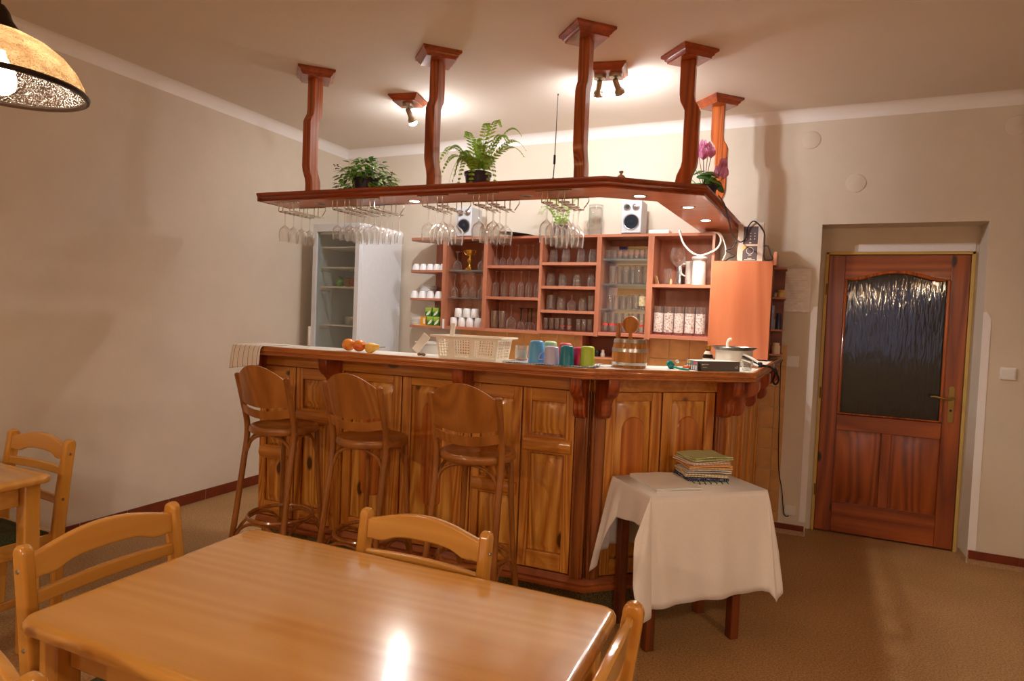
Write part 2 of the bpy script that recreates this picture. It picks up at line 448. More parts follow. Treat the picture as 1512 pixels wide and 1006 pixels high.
# ------------------------------------------------------------------ the room
XL, YB, ZC = -3.964, 4.829, 2.95
XR, YF = 2.7, -3.3
RX0, RX1, RZ, RY = 0.119, 1.058, 2.172, 5.037   # door recess
def struct(mb, name, mat, **k):
    return mb.build(name, mat, kind='structure', **k)
struct(MB().box(XL-0.2, XR+0.2, YF-0.2, 7.0, -0.06, 0), 'floor', FLOOR)
struct(MB().box(XL-0.2, XR+0.2, YF-0.2, 7.0, ZC, ZC+0.1), 'ceiling', CEIL)
struct(MB().box(XL-0.2, XL, YF-0.2, YB+0.4, 0, ZC), 'wall_left', WALL)
struct(MB().box(XR, XR+0.2, YF-0.2, 7.0, 0, ZC), 'wall_right', WALL)
wb = MB()
wb.box(XL-0.2, RX0, YB, YB+0.36, 0, ZC).box(RX1, XR+0.2, YB, YB+0.36, 0, ZC).box(RX0, RX1, YB, YB+0.36, RZ, ZC)
wb.box(RX0, 0.162, RY, YB+0.36, 0, RZ).box(1.04, RX1, RY, YB+0.36, 0, RZ).box(0.162, 1.04, RY, YB+0.36, 2.002, RZ)
wall_back = struct(wb, 'wall_back', WALL)
wf = MB()
wf.box(XL-0.2, 0.5, YF-0.2, YF, 0, ZC).box(2.2, XR+0.2, YF-0.2, YF, 0, ZC).box(0.5, 2.2, YF-0.2, YF, 0, 0.95).box(0.5, 2.2, YF-0.2, YF, 2.35, ZC)
struct(wf, 'wall_front', WALL)
struct(MB().box(XL-0.2, XR+0.2, 6.9, 7.0, 0, ZC), 'wall_hall', WALL)
win = struct(MB().box(0.5, 2.2, YF-0.15, YF-0.14, 0.95, 2.35), 'window_1', emit('dusk sky pane', (0.25, 0.42, 0.9), E_WINDOW))
wfr = MB()
for a in ((0.5, 0.56, 0.95, 2.35), (2.14, 2.2, 0.95, 2.35), (0.5, 2.2, 0.95, 1.01), (0.5, 2.2, 2.29, 2.35), (1.32, 1.38, 0.95, 2.35)):
    wfr.box(a[0], a[1], YF-0.13, YF-0.07, a[2], a[3])
wfr.build('window_frame', PLAST, win)

# coving: a quarter hollow along the tops of the left and back walls
HC = 2.878; cr = ZC - HC
arc = [(cr - cr*cos(PI/2*k/8), HC + cr*sin(PI/2*k/8)) for k in range(9)]
cprof = arc + [(0, ZC)]
struct(MB().sweep(cprof, [(XL, YF), (XL, YB)], smooth=False), 'trim_1', COVE)
struct(MB().sweep(cprof, [(XL, YB), (XR, YB)], smooth=False), 'trim_2', COVE)
# white repair strips beside the door recess, then light painted above the door
struct(MB().extr([(0.078, YB-0.003, 0.10), (RX0, YB-0.003, 0.10), (RX0, YB-0.003, 1.61), (0.095, YB-0.003, 1.605), (0.078, YB-0.003, 1.56)], (0, 0.004, 0)), 'trim_3', PATCH)
struct(MB().extr([(RX1, YB-0.003, 0.09), (1.102, YB-0.003, 0.09), (1.10, YB-0.003, 1.56), (1.075, YB-0.003, 1.605), (RX1, YB-0.003, 1.60)], (0, 0.004, 0)), 'trim_4', PATCH)
struct(MB().box(0.36, RX1-0.02, RY-0.003, RY+0.002, 2.004, 2.062), 'painted_light_band', PATCH)  # pale strip painting the lamplight that falls below the lintel's shadow

# skirtings: glazed brown tiles on a grout bed, and the tan vinyl upstand by the door
bl = struct(MB().box(XL, XL+0.006, YF, YB, 0, 0.074), 'baseboard_left', GROUT)
y = YB; bt = MB().box(XL+0.004, XL+0.012, -0.148, 0.148, 0.001, 0.077)
first = None; k = 0
while y > -0.6:
    c = y - 0.1535
    if first is None:
        first = bt.build('tile', BASETILE, bl, loc=(0, c, 0), bevel=0.002)
    else:
        o = first.copy(); COL.objects.link(o); o.location = (0, c, 0)
    y -= 0.302; k += 1
br = struct(MB().box(RX1+0.003, XR, YB-0.006, YB, 0, 0.086), 'baseboard_right', STRIP)
for k in range(5):
    x0 = 1.064 + 0.262*k
    MB().box(x0, x0+0.259, YB-0.012, YB-0.002, 0.035, 0.088).build('tile', BASETILE, br, bevel=0.002)
bb = struct(MB().box(-0.16, RX0-0.004, YB-0.006, YB, 0, 0.034), 'baseboard_back', STRIP)
for x0, x1 in ((-0.16, -0.085), (-0.082, 0.112)):
    MB().box(x0, x1, YB-0.012, YB-0.002, 0.034, 0.072).build('tile', BASETILE, bb, bevel=0.002)
struct(MB().box(RX1-0.006, RX1, YB, RY, 0, 0.035), 'baseboard_recess', STRIP)

# ochre wall tiles: splashback behind the bar and the strip right of it
struct(MB().box(-2.72, -0.057, YB-0.004, YB, 0.0, 1.333), 'trim_6', GROUT)
tiles_parent = bpy.data.objects['trim_6']
tmesh = {}
for ci in range(-13, 6):
    x0 = -0.723 + 0.15*ci
    x1 = min(x0 + 0.1475, -0.0575)
    if x1 - x0 < 0.01: continue
    x0 = max(x0, -2.72)
    rows = range(0, 9) if x0 > -0.45 else range(0, 3)
    for rj in rows:
        z1 = 1.332 - 0.1485*rj; z0 = max(0.08, z1 - 0.146)
        key = (round(x1-x0, 3), round(z1-z0, 3))
        if key in tmesh:
            o = tmesh[key].copy(); COL.objects.link(o); o.location = (x0, YB, z0)
        else:
            tmesh[key] = MB().box(0, x1-x0, -0.010, -0.003, 0, z1-z0).build('tile', TILE, tiles_parent, loc=(x0, YB, z0), bevel=0.0025)

# ------------------------------------------------------------------ door
d = MB()
LX0, LX1, LZ0, LZ1, DY = 0.182, 1.018, 0.012, 1.982, 5.030   # leaf, front face at DY
SW = 0.105
d.box(LX0, LX0+SW, DY, DY+0.045, LZ0, LZ1).box(LX1-SW, LX1, DY, DY+0.045, LZ0, LZ1)
door = struct(d, 'door_1', DOORW, bevel=0.003, label='red stained pine door with a patterned glass pane')
gx0, gx1, gz0, gzs, gza = LX0+SW, LX1-SW, 0.855, 1.815, 1.875
top = MB()
pts = [(gx0, DY+0.002, LZ1), (gx0, DY+0.002, gzs)]
for i in range(13):
    t = i/12; x = gx0 + (gx1-gx0)*t
    pts.append((x, DY+0.002, gzs + (gza-gzs)*(0.5-0.5*cos(2*PI*t))))
pts.append((gx1, DY+0.002, LZ1))
top.extr(pts, (0, 0.041, 0)); top.build('top_rail', DOORX, door, bevel=0.002)
MB().box(gx0, gx1, DY+0.002, DY+0.043, 0.745, gz0).build('lock_rail', DOORX, door, bevel=0.003)
MB().box(gx0, gx1, DY+0.002, DY+0.043, LZ0, 0.225).build('bottom_rail', DOORX, door, bevel=0.003)
mx_ = (gx0+gx1)/2
MB().box(mx_-0.03, mx_+0.03, DY+0.002, DY+0.043, 0.225, 0.745).build('mullion', DOORW, door, bevel=0.003)
# glazing bead round the arched pane
bead = [(gx0+0.008, DY, gz0+0.008), (gx0+0.008, DY, gzs-0.004)]
for i in range(1, 12):
    t = i/12; bead.append((gx0 + (gx1-gx0)*t, DY, gzs - 0.008 + (gza-gzs)*(0.5-0.5*cos(2*PI*t))))
bead += [(gx1-0.008, DY, gzs-0.004), (gx1-0.008, DY, gz0+0.008)]
MB().tube(bead, 0.012, 8, closed=True).build('glazing_bead', STAIN, door)
for x0, x1 in ((gx0, mx_-0.03), (mx_+0.03, gx1)):
    p = MB(); b_ = 0.045
    o_ = [(x0, DY+0.022, 0.225), (x1, DY+0.022, 0.225), (x1, DY+0.022, 0.745), (x0, DY+0.022, 0.745)]
    i1 = [(x0+.018, DY+0.020, .243), (x1-.018, DY+0.020, .243), (x1-.018, DY+0.020, .727), (x0+.018, DY+0.020, .727)]
    i2 = [(x0+b_+.014, DY+0.006, .225+b_+.014), (x1-b_-.014, DY+0.006, .225+b_+.014), (x1-b_-.014, DY+0.006, .745-b_-.014), (x0+b_+.014, DY+0.006, .745-b_-.014)]
    p.add(o_+i1+i2, [(0,1,5,4),(1,2,6,5),(2,3,7,6),(3,0,4,7),(4,5,9,8),(5,6,10,9),(6,7,11,10),(7,4,8,11),(8,9,10,11)])
    p.build('door_panel', DOORW, door)
def door_glass():
    m, nt, b = new_mat('rippled dark glass')
    mp = coords(nt, (26, 1, 4.5), rnd=False)
    nz = N(nt, 'ShaderNodeTexNoise', Scale=2.2, Detail=1.0, Distortion=0.4); nt.links.new(mp.outputs[0], nz.inputs['Vector'])
    b.inputs['Base Color'].default_value = (0.16, 0.15, 0.14, 1)
    b.inputs['Transmission Weight'].default_value = 0.85
    b.inputs['Roughness'].default_value = 0.08; b.inputs['IOR'].default_value = 1.5
    bump(nt, nz.outputs['Fac'], b, 0.26, 0.006)
    return m
gp = [(gx0, DY+0.02, gz0), (gx1, DY+0.02, gz0), (gx1, DY+0.02, gzs)]
for i in range(11, 0, -1):
    t = i/12; gp.append((gx0 + (gx1-gx0)*t, DY+0.02, gzs + (gza-gzs)*(0.5-0.5*cos(2*PI*t))))
gp.append((gx0, DY+0.02, gzs))
MB().extr(gp, (0, 0.005, 0)).build('glass_pane', door_glass(), door, label='dark rippled glass pane')
hp = MB()
hp.extr([(0.958 + 0.018*cos(a), DY-0.004, 0.985 + (0.105 if sin(a) > 0 else -0.105) + 0.018*sin(a)) for a in [2*PI*i/20 + 0.01 for i in range(20)]], (0, 0.004, 0))
hpo = hp.build('handle_plate', BRASS, door, bevel=0.001, label='aged brass handle plate')
MB().tube([(0.962, DY-0.004, 1.03), (0.962, DY-0.045, 1.03), (0.945, DY-0.052, 1.024), (0.90, DY-0.052, 1.026), (0.862, DY-0.052, 1.036), (0.835, DY-0.052, 1.034)], [0.009, 0.009, 0.009, 0.007, 0.007, 0.006], 8).build('lever', BRASS, hpo)
MB().lathe([(0, 0), (0.008, 0), (0.008, 0.003), (0, 0.003)], 12, Matrix.Translation((0.958, DY-0.003, 0.945)) @ Matrix.Rotation(PI/2, 4, 'X')).build('keyhole', BLACK, hpo)
for z in (0.30, 1.0, 1.74):
    MB().tube([(LX0-0.006, DY-0.008, z-0.04), (LX0-0.006, DY-0.008, z+0.04)], 0.007, 8).build('hinge', BRASS, door)
fr = MB()
YEL = plain('yellowish painted steel frame', srgb(206, 172, 92), 0.5)
fr.box(0.160, 0.180, RY-0.012, RY+0.07, 0, 2.004).box(1.021, 1.041, RY-0.012, RY+0.07, 0, 2.004).box(0.160, 1.041, RY-0.012, RY+0.07, 1.986, 2.004)
fr.build('door_frame', YEL, door, bevel=0.002, label='yellowed steel door frame')

# ------------------------------------------------------------------ bar counter
C0 = Vector((-0.89, 2.93, 0))
A1, A2, A3 = rad(2.3), rad(42), rad(86)
class Face:
    def __init__(s, P, a): s.P = Vector(P); s.u = Vector((cos(a), sin(a), 0)); s.n = Vector((sin(a), -cos(a), 0))
    def __call__(s, t, d, z): return s.P + s.u*t + s.n*d + Vector((0, 0, z))
    def box(s, mb, t0, t1, d0, d1, z0, z1):
        return mb.hexa([s(t0,d1,z0), s(t1,d1,z0), s(t1,d0,z0), s(t0,d0,z0), s(t0,d1,z1), s(t1,d1,z1), s(t1,d0,z1), s(t0,d0,z1)])
F1 = Face((-0.89, 2.93, 0), A1); F2 = Face((-0.89, 2.93, 0), A2); F3 = Face((-0.327, 3.437, 0), A3)
W1, W2, W3 = 2.06, 0.757, 1.39
ctr = thing('bar_counter', 'L shaped honey pine bar counter with carved panels and corbels', 'bar counter', C0)
PL = F1(-W1, 0, 0); P2 = F2(0, 0, 0); P3_ = F3(0, 0, 0); P4_ = F3(W3-0.005, 0, 0)
def shift(path, d):
    m = MB().sweep([(d, 0), (d, 1)], path, closed_prof=False)
    return [(m.v[2*i][0], m.v[2*i][1]) for i in range(len(path))]
front = [(PL.x, PL.y), (P2.x, P2.y), (P3_.x, P3_.y), (P4_.x, P4_.y)]
inner = shift(front, -0.16); plin = shift(front, -0.035)
body = MB().prism(shift(front, -0.012) + inner[::-1], 0.13, 1.188)
body.build('body', PINE2, ctr, off=C0)
MB().prism(plin + shift(front, -0.15)[::-1], 0.0, 0.135).build('plinth', CARPET, ctr, off=C0, label='olive carpet clad plinth')
bp = [(-0.01, 0.125), (0.024, 0.125), (0.026, 0.140), (0.018, 0.150), (0.022, 0.162), (0.012, 0.178), (0.004, 0.190), (-0.01, 0.190)]
MB().sweep(bp, front).build('base_moulding', MOULD, ctr, off=C0)
# worktop: white laminate with a rounded stained edge
edge = [(-2.90, 2.640), (-0.88, 2.735), (-0.173, 3.240), (-0.112, 4.812)]
tin = shift(edge, -0.012); tback = [(-2.90, 2.905), (-0.985, 3.020), (-0.455, 3.405), (-0.43, 4.812)]
MB().prism(tin + tback[::-1], 1.196, 1.230).build('worktop', WLAM, ctr, off=C0, label='white laminate worktop')
ep = [(-0.014, 1.184), (-0.002, 1.182), (0.003, 1.187), (0.003, 1.193), (-0.003, 1.197), (-0.003, 1.200), (0.004, 1.204), (0.006, 1.212), (0.004, 1.223), (-0.003, 1.231), (-0.014, 1.231)]
MB().sweep(ep, edge).build('worktop_edge', EDGE, ctr, off=C0)
MB().box(-2.912, -2.90, 2.64, 2.90, 1.186, 1.231).build('end_edge', EDGE, ctr, off=C0)

def frustum(mb, F, t0, t1, z0, z1, d0, d1, bev):
    a = [F(t0,d0,z0), F(t1,d0,z0), F(t1,d0,z1), F(t0,d0,z1)]
    b = [F(t0+bev,d1,z0+bev), F(t1-bev,d1,z0+bev), F(t1-bev,d1,z1-bev), F(t0+bev,d1,z1-bev)]
    mb.add(a+b, [(0,1,5,4),(1,2,6,5),(2,3,7,6),(3,0,4,7),(4,5,6,7)])
def frame(F, t0, t1, z0, z1, stile=0.05):
    m = MB(); F.box(m, t0, t0+stile, 0, 0.016, z0, z1); F.box(m, t1-stile, t1, 0, 0.016, z0, z1)
    o = m.build('stile', PINE2, ctr, off=C0, bevel=0.003)
def rail(F, t0, t1, z0, z1, d1=0.016, mat=None, name='rail'):
    m = MB(); F.box(m, t0, t1, 0, d1, z0, z1)
    return m.build(name, mat or PINEX, ctr, off=C0, bevel=0.004)
def raised(F, t0, t1, z0, z1, mat=None):
    m = MB(); frustum(m, F, t0, t1, z0, z1, -0.004, -0.002, 0.012); frustum(m, F, t0+0.014, t1-0.014, z0+0.014, z1-0.014, -0.002, 0.010, 0.026)
    return m.build('raised_panel', mat or PINE, ctr, off=C0)
def arch(F, tc, w, z0, z1, lower):
    m = MB(); h = w/2; pts = []
    for (hh, d) in ((h, 0.0095), (h-0.006, 0.016)):
        ring = []
        for i in range(13): ring.append(F(tc + hh*cos(PI*i/12), d, z1-h + hh*sin(PI*i/12)))
        if lower:
            for i in range(13): ring.append(F(tc - hh*cos(PI*i/12), d, z0+h*0.5 - hh*0.5*sin(PI*i/12)))
        else:
            ring += [F(tc-hh, d, z0), F(tc+hh, d, z0)]
        pts.append(ring)
    n = len(pts[0])
    m.add(pts[0]+pts[1], [(i, (i+1)%n, n+(i+1)%n, n+i) for i in range(n)] + [tuple(range(n, 2*n))])
    return m.build('arch_panel', PINER, ctr, off=C0, label='reddish arched inset')
def halfround(F, t0, t1, z0, z1, d=0.034):
    zc = (z0+z1)/2; h = (z1-z0)/2
    prof = [(0, z0), (0.014, z0)] + [(0.014 + (d-0.014)*sin(PI*i/8), zc - h*0.86*cos(PI*i/8)) for i in range(9)] + [(0.014, z1), (0, z1)]
    m = MB().extr([F(t0, dd, z) for dd, z in prof], F.u*(t1-t0))
    m.build('moulded_rail', PINEX, ctr, off=C0)
def staggered(F, t0, t1):
    tm = (t0+t1)/2
    for (a, b, zm0, zm1) in ((t0, tm-0.004, 0.545, 0.625), (tm+0.004, t1, 0.782, 0.868)):
        frame(F, a, b, 0.2, 1.105, 0.045)
        rail(F, a+0.045, b-0.045, 0.2, 0.285); rail(F, a+0.045, b-0.045, 1.04, 1.105)
        halfround(F, a+0.012, b-0.012, zm0, zm1)
        raised(F, a+0.045, b-0.045, 0.285, zm0-0.01); raised(F, a+0.045, b-0.045, zm1+0.012, 1.04)
def twin_arch(F, t0, t1, lower):
    tm = (t0+t1)/2
    for (a, b) in ((t0, tm-0.004), (tm+0.004, t1)):
        frame(F, a, b, 0.2, 1.105, 0.052)
        rail(F, a+0.052, b-0.052, 0.2, 0.28); rail(F, a+0.052, b-0.052, 1.062, 1.105)
        raised(F, a+0.052, b-0.052, 0.28, 1.062)
        arch(F, (a+b)/2, min(0.125, (b-a)-0.16), 0.42, 0.985, lower)
staggered(F1, -2.045, -1.515)
twin_arch(F1, -1.435, -0.675, True)
staggered(F1, -0.625, -0.075)
twin_arch(F2, 0.075, 0.69, False)
for a, b in ((0.08, 0.52), (0.60, 1.00), (1.02, 1.36)):
    frame(F3, a, b, 0.2, 1.105, 0.05); raised(F3, a+0.05, b-0.05, 0.28, 1.06)
    rail(F3, a+0.05, b-0.05, 0.2, 0.28); rail(F3, a+0.05, b-0.05, 1.06, 1.105)
for F, a, b in ((F1, -1.51, -1.44), (F1, -0.67, -0.63), (F1, -0.07, -0.004), (F2, 0.004, 0.07), (F2, 0.70, 0.752), (F3, 0.01, 0.07), (F3, 0.53, 0.59)):
    m = MB(); F.box(m, a, b, -0.01, 0.022, 0.19, 1.11); F.box(m, a+0.012, b-0.012, 0.02, 0.028, 0.19, 1.11)
    m.build('pilaster', PILD if (F is F2 and b < 0.1) or (F is F1 and b > -0.1) or (F is F2 and a > 0.6) else PINE2, ctr, off=C0, bevel=0.003)
for F, L0, L1 in ((F1, -2.055, -0.003), (F2, 0.003, 0.755), (F3, 0.003, 1.385)):
    m = MB(); F.box(m, L0, L1, -0.012, 0.02, 1.108, 1.186); m.build('frieze_board', PINEX, ctr, off=C0, bevel=0.003)
def bracket(F, t, w=0.058, z1=1.186, z0=0.985, L=0.165):
    pr = [(0.018, z0), (0.066, z0), (0.082, z0+0.008), (0.094, z0+0.026), (0.098, z0+0.048), (0.094, z0+0.066), (0.100, z0+0.086), (0.118, z0+0.102), (0.142, z0+0.114), (L-0.006, z0+0.132), (L, z0+0.158), (L, z1), (0.018, z1)]
    m = MB().extr([F(t-w/2, d, z) for d, z in pr], F.u*w)
    m.build('corbel', CORBEL, ctr, off=C0, bevel=0.006, label='dark scrolled corbel')
for F, t in ((F1, -2.025), (F1, -1.475), (F1, -0.65), (F1, -0.036), (F2, 0.038), (F2, 0.722), (F3, 0.04), (F3, 0.50), (F3, 0.98)):
    bracket(F, t)

# ------------------------------------------------------------------ hanging canopy over the bar
K0 = Vector((-1.5, 3.17, 2.12))
can = thing('hanging_canopy', 'red brown wooden canopy shelf hung from the ceiling above the bar', 'canopy', K0)
ko = [(-3.15, 2.995), (-0.914, 3.064), (-0.478, 3.388), (-0.405, 4.812)]
ki = [(-3.15, 3.262), (-1.009, 3.322), (-0.741, 3.506), (-0.671, 4.812)]
MB().prism(ko + ki[::-1], 2.120, 2.160).build('board', BOARD, can, off=K0, label='smooth cherry canopy board')
kp = [(-0.012, 2.118), (0.003, 2.118), (0.006, 2.124), (0.001, 2.130), (0.006, 2.138), (0.014, 2.144), (0.010, 2.152), (0.016, 2.160), (0.016, 2.171), (-0.012, 2.171)]
MB().sweep(kp, ko).build('fascia', STAINX, can, off=K0, label='grooved stained fascia')
MB().sweep([(-0.012, 2.118), (-0.012, 2.171), (0.014, 2.171), (0.014, 2.160), (0.004, 2.144), (0.004, 2.118)], [(-3.15, 3.27), (-3.15, 2.98)]).build('end_fascia', STAINX, can, off=K0)
def post(x, y, out):
    # outward wavy board between canopy and ceiling
    o = Vector(out); side = Vector((-o.y, o.x, 0)); zt, zb = 2.905, 2.155; H = zt - zb
    ks = [(0.0, 0.0), (0.26, 0.0), (0.30, 0.004), (0.345, 0.024), (0.37, 0.032), (0.74, 0.032), (0.78, 0.026), (0.84, 0.006), (0.88, 0.0), (1.0, 0.0)]
    hw = 0.041; ring = [(hw+s_, zt-H*f) for f, s_ in ks] + [(-hw+s_, zt-H*f) for f, s_ in reversed(ks)]
    m = MB().extr([Vector((x, y, 0)) + o*d_ + Vector((0, 0, z)) - side*0.029 for d_, z in ring], side*0.058)
    p = m.build('post', STAIN, can, off=K0, bevel=0.006, label='wavy stained post')
    s1, s2 = 0.085, 0.112; R = Matrix.Translation((x, y, 0)) @ Matrix.Rotation(rad(45), 4, 'Z')
    lv = [(s1, 2.902), (s1, 2.910), (s1+0.010, 2.918), (s1+0.012, 2.926), (s2, 2.936), (s2, 2.9495)]
    q = MB(); vs = [R @ Vector((sx*a, sy*a, z)) for a, z in lv for sx, sy in ((-1,-1),(1,-1),(1,1),(-1,1))]
    q.add(vs, [(4*i+k, 4*i+(k+1)%4, 4*i+4+(k+1)%4, 4*i+4+k) for i in range(len(lv)-1) for k in range(4)] + [(0,3,2,1), tuple(range(len(vs)-4, len(vs)))])
    q.build('ceiling_plate', STAINX, p, off=K0)
for x, y, o in ((-2.865, 3.155, (0,-1,0)), (-1.970, 3.165, (0,-1,0)), (-1.073, 3.165, (0,-1,0)), (-0.622, 3.60, (1,0,0)), (-0.553, 4.42, (1,0,0))):
    post(x, y, o)
LIT = emit('lit downlight', DOWN, E_DOWN); DULL = plain('unlit lamp glass', srgb(150, 130, 110), 0.2)
for x, y, on in ((-2.787, 3.149, 0), (-2.12, 3.197, 1), (-1.395, 3.198, 0), (-0.797, 3.33, 1), (-0.605, 3.706, 1), (-0.571, 4.196, 1)):
    T = Matrix.Translation((x, y, 2.12))
    r_ = MB().lathe([(0.026, -0.001), (0.030, -0.004), (0.040, -0.003), (0.043, 0.001)], 28, T).build('downlight', NICKEL, can, off=K0)
    MB().lathe([(0, -0.0015), (0.0265, -0.0015), (0.0265, 0.0005), (0, 0.0005)], 24, T).build('lens', LIT if on else DULL, r_, off=K0, label='lit lens' if on else 'unlit lens')

# ------------------------------------------------------------------ ceiling spotlights
def spot_fixture(name, label, cx, cy, ang, heads):
    t = thing(name, label, 'ceiling light', (cx, cy, ZC), 0, None)
    R = Matrix.Rotation(rad(ang), 4, 'Z')
    lv = [(0.082, -0.042), (0.082, -0.034), (0.092, -0.026), (0.094, -0.020), (0.106, -0.012), (0.106, -0.0005)]
    vs = [R @ Vector((sx*a, sy*a, z)) for a, z in lv for sx, sy in ((-1,-1),(1,-1),(1,1),(-1,1))]
    q = MB().add(vs, [(4*i+k, 4*i+(k+1)%4, 4*i+4+(k+1)%4, 4*i+4+k) for i in range(len(lv)-1) for k in range(4)] + [(0,3,2,1), tuple(range(len(vs)-4, len(vs)))])
    q.build('wooden_plate', STAINX, t)
    for (hx, hy, dx, dy, dz, bulb_out) in heads:
        MB().lathe([(0, -0.062), (0.036, -0.062), (0.039, -0.055), (0.039, -0.042), (0, -0.042)], 20, Matrix.Translation((hx, hy, 0))).build('canopy_cup', NICKEL, t)
        MB().tube([(hx, hy, -0.06), (hx, hy, -0.088)], 0.006, 8).build('arm', NICKEL, t)
        ax = Vector((dx, dy, dz)).normalized(); b0 = Vector((hx, hy, -0.080)) - ax*0.012
        M = Matrix.Translation(b0) @ ax.to_track_quat('Z', 'Y').to_matrix().to_4x4()
        h = MB().lathe([(0, 0), (0.013, 0.001), (0.017, 0.006), (0.018, 0.060), (0.021, 0.066), (0.029, 0.078), (0.031, 0.090), (0.029, 0.100), (0.026, 0.100), (0.027, 0.088), (0.016, 0.070), (0.0, 0.068)], 20, M).build('lamp_head', NICKEL, t)
        MB().lathe([(0.014, 0.074), (0.024, 0.086), (0.0275, 0.098), (0.025, 0.100+bulb_out*0.6), (0.016, 0.100+bulb_out), (0, 0.104+bulb_out)], 20, M).build('bulb', emit('lit bulb', COOL, E_SPOT), h)
spot_fixture('spotlight', 'single head ceiling spotlight on a square wooden plate', -2.560, 3.740, 11, [(0.0, 0.0, 0.16, 0.52, -0.84, 0.020)])
spot_fixture('spotlight', 'twin head ceiling spotlight on a square wooden plate', -1.100, 3.672, 11, [(-0.05, -0.012, -0.30, 0.74, -0.66, 0.006), (0.045, -0.006, 0.18, 0.74, -0.66, 0.010)])

# ------------------------------------------------------------------ bar stools (origin on the floor, facing +y)
def bez(p, n):
    out = []
    for i in range(n+1):
        t = i/n; a = [Vector(q) for q in p]
        while len(a) > 1: a = [a[k].lerp(a[k+1], t) for k in range(len(a)-1)]
        out.append(a[0])
    return out
def catmull(P, n=6):
    P = [Vector(p) for p in P]; out = []
    for i in range(len(P)-1):
        p0, p1, p2, p3 = P[max(i-1, 0)], P[i], P[i+1], P[min(i+2, len(P)-1)]
        for k in range(n):
            t = k/n
            out.append(0.5*((2*p1) + (p2-p0)*t + (2*p0-5*p1+4*p2-p3)*t*t + (3*p1-p0-3*p2+p3)*t**3))
    return out + [P[-1]]
def make_stool(label):
    t = thing('bar_stool', label, 'bar stool', group='bentwood stools along the bar')
    MB().lathe([(0, 0.825), (0.155, 0.825), (0.160, 0.829), (0.170, 0.829), (0.176, 0.824), (0.178, 0.815), (0.178, 0.800), (0.172, 0.793), (0, 0.793)], 40).build('seat', SEATW, t)
    fl = [(-0.125, 0.125, 0.80), (0.125, 0.125, 0.80)]
    legs = {}
    for sx in (-1, 1):
        P = catmull([(sx*0.118, 0.118, 0.80), (sx*0.125, 0.125, 0.6), (sx*0.142, 0.142, 0.3), (sx*0.172, 0.172, 0.0)])
        MB().tube(P, [0.0135]*len(P), 10).build('leg', BENT, t); legs[(sx, 1)] = P
        P = catmull([(sx*0.196, -0.200, 0.0), (sx*0.172, -0.165, 0.30), (sx*0.163, -0.125, 0.60), (sx*0.163, -0.100, 0.80), (sx*0.166, -0.130, 0.95), (sx*0.168, -0.170, 1.095)])
        b = MB().tube(P, [0.0155]*len(P), 10); b.ball(P[-1], 0.0155, 0.0155, 0.010, 10, 6)
        b.ball((sx*0.163+sx*0.015, -0.101, 0.808), 0.004, 0.004, 0.004, 8, 5)
        b.build('back_leg', BENT, t); legs[(sx, -1)] = P
    def at(P, z):
        for a, b in zip(P, P[1:]):
            if (a.z - z)*(b.z - z) <= 0 and abs(a.z-b.z) > 1e-9: return a.lerp(b, (z-a.z)/(b.z-a.z))
        return P[0]
    ring = [Vector((0.166*cos(a), 0.166*sin(a) - 0.012, 0.34)) for a in [2*PI*i/40 for i in range(40)]]
    MB().tube(ring, 0.0105, 8, closed=True).build('foot_ring', BENT, t)
    order = [(-1, -1), (1, -1), (1, 1), (-1, 1)]
    for i in range(4):
        A, B = legs[order[i]], legs[order[(i+1) % 4]]
        for z0, z1 in ((0.665, 0.782), (0.125, 0.325)):
            a, b = at(A, z0), at(B, z0); c = Vector((0, 0, a.z)); k = 0.80 if z0 > 0.5 else 0.82
            a2, b2 = at(A, z1), at(B, z1); a = a*0.985 + c*0.015; b = b*0.985 + c*0.015
            P = [a]
            for j in range(1, 16):
                th = PI*j/16; s = 0.5 - 0.5*cos(th); h = sin(th)**0.7
                q = a.lerp(b, s); q.z = z0 + (z1-z0)*h; q = Vector((q.x*k**0.3, q.y*k**0.3, q.z)); P.append(q)
            P.append(b)
            MB().tube(P, 0.0085, 7).build('arch_brace', BENT, t)
    # back: curved plywood panel and a curved slat below
    def bend(x, z): return -0.100 - 0.07*max(0, (z-0.80)/0.295) - 0.035*(1-(x/0.165)**2)
    def pan(zlo, zhi, th):
        m = MB(); nu = 16
        for s in (0, 1):
            pass
        vs = []; 
        for i in range(nu+1):
            x = -0.163 + 0.326*i/nu
            for z in (zlo(x), (zlo(x)+zhi(x))/2, zhi(x)):
                y = bend(x, z); vs += [(x, y-th/2, z), (x, y+th/2, z)]
        f = []
        for i in range(nu):
            a = 6*i; b = 6*(i+1)
            f += [(a, b, b+2, a+2), (a+2, b+2, b+4, a+4), (a+1, a+3, b+3, b+1), (a+3, a+5, b+5, b+3), (a, a+1, b+1, b), (a+4, b+4, b+5, a+5)]
        e = 6*nu
        f += [(0, 2, 3, 1), (2, 4, 5, 3), (e, e+1, e+3, e+2), (e+2, e+3, e+5, e+4)]
        return m.add(vs, f, True)
    pan(lambda x: 0.955 - 0.022*(1-(x/0.163)**2), lambda x: 1.082 + 0.075*(1-(x/0.163)**2), 0.009).build('backrest', BACKW, t)
    pan(lambda x: 0.895 - 0.022*(1-(x/0.163)**2), lambda x: 0.938 - 0.022*(1-(x/0.163)**2), 0.011).build('back_slat', BACKW, t)
    return t
st = make_stool('bentwood bar stool at the open end of the bar, nearest the striped towel')
st.location = (-2.487, 2.575, 0)
dup(st, (-1.920, 2.590, 0), (0, 0, rad(-2)), 'middle one of the three bentwood bar stools, below the apples and pear')
dup(st, (-1.327, 2.603, 0), (0, 0, rad(2)), 'bentwood bar stool below the white plastic basket, nearest the counter corner')

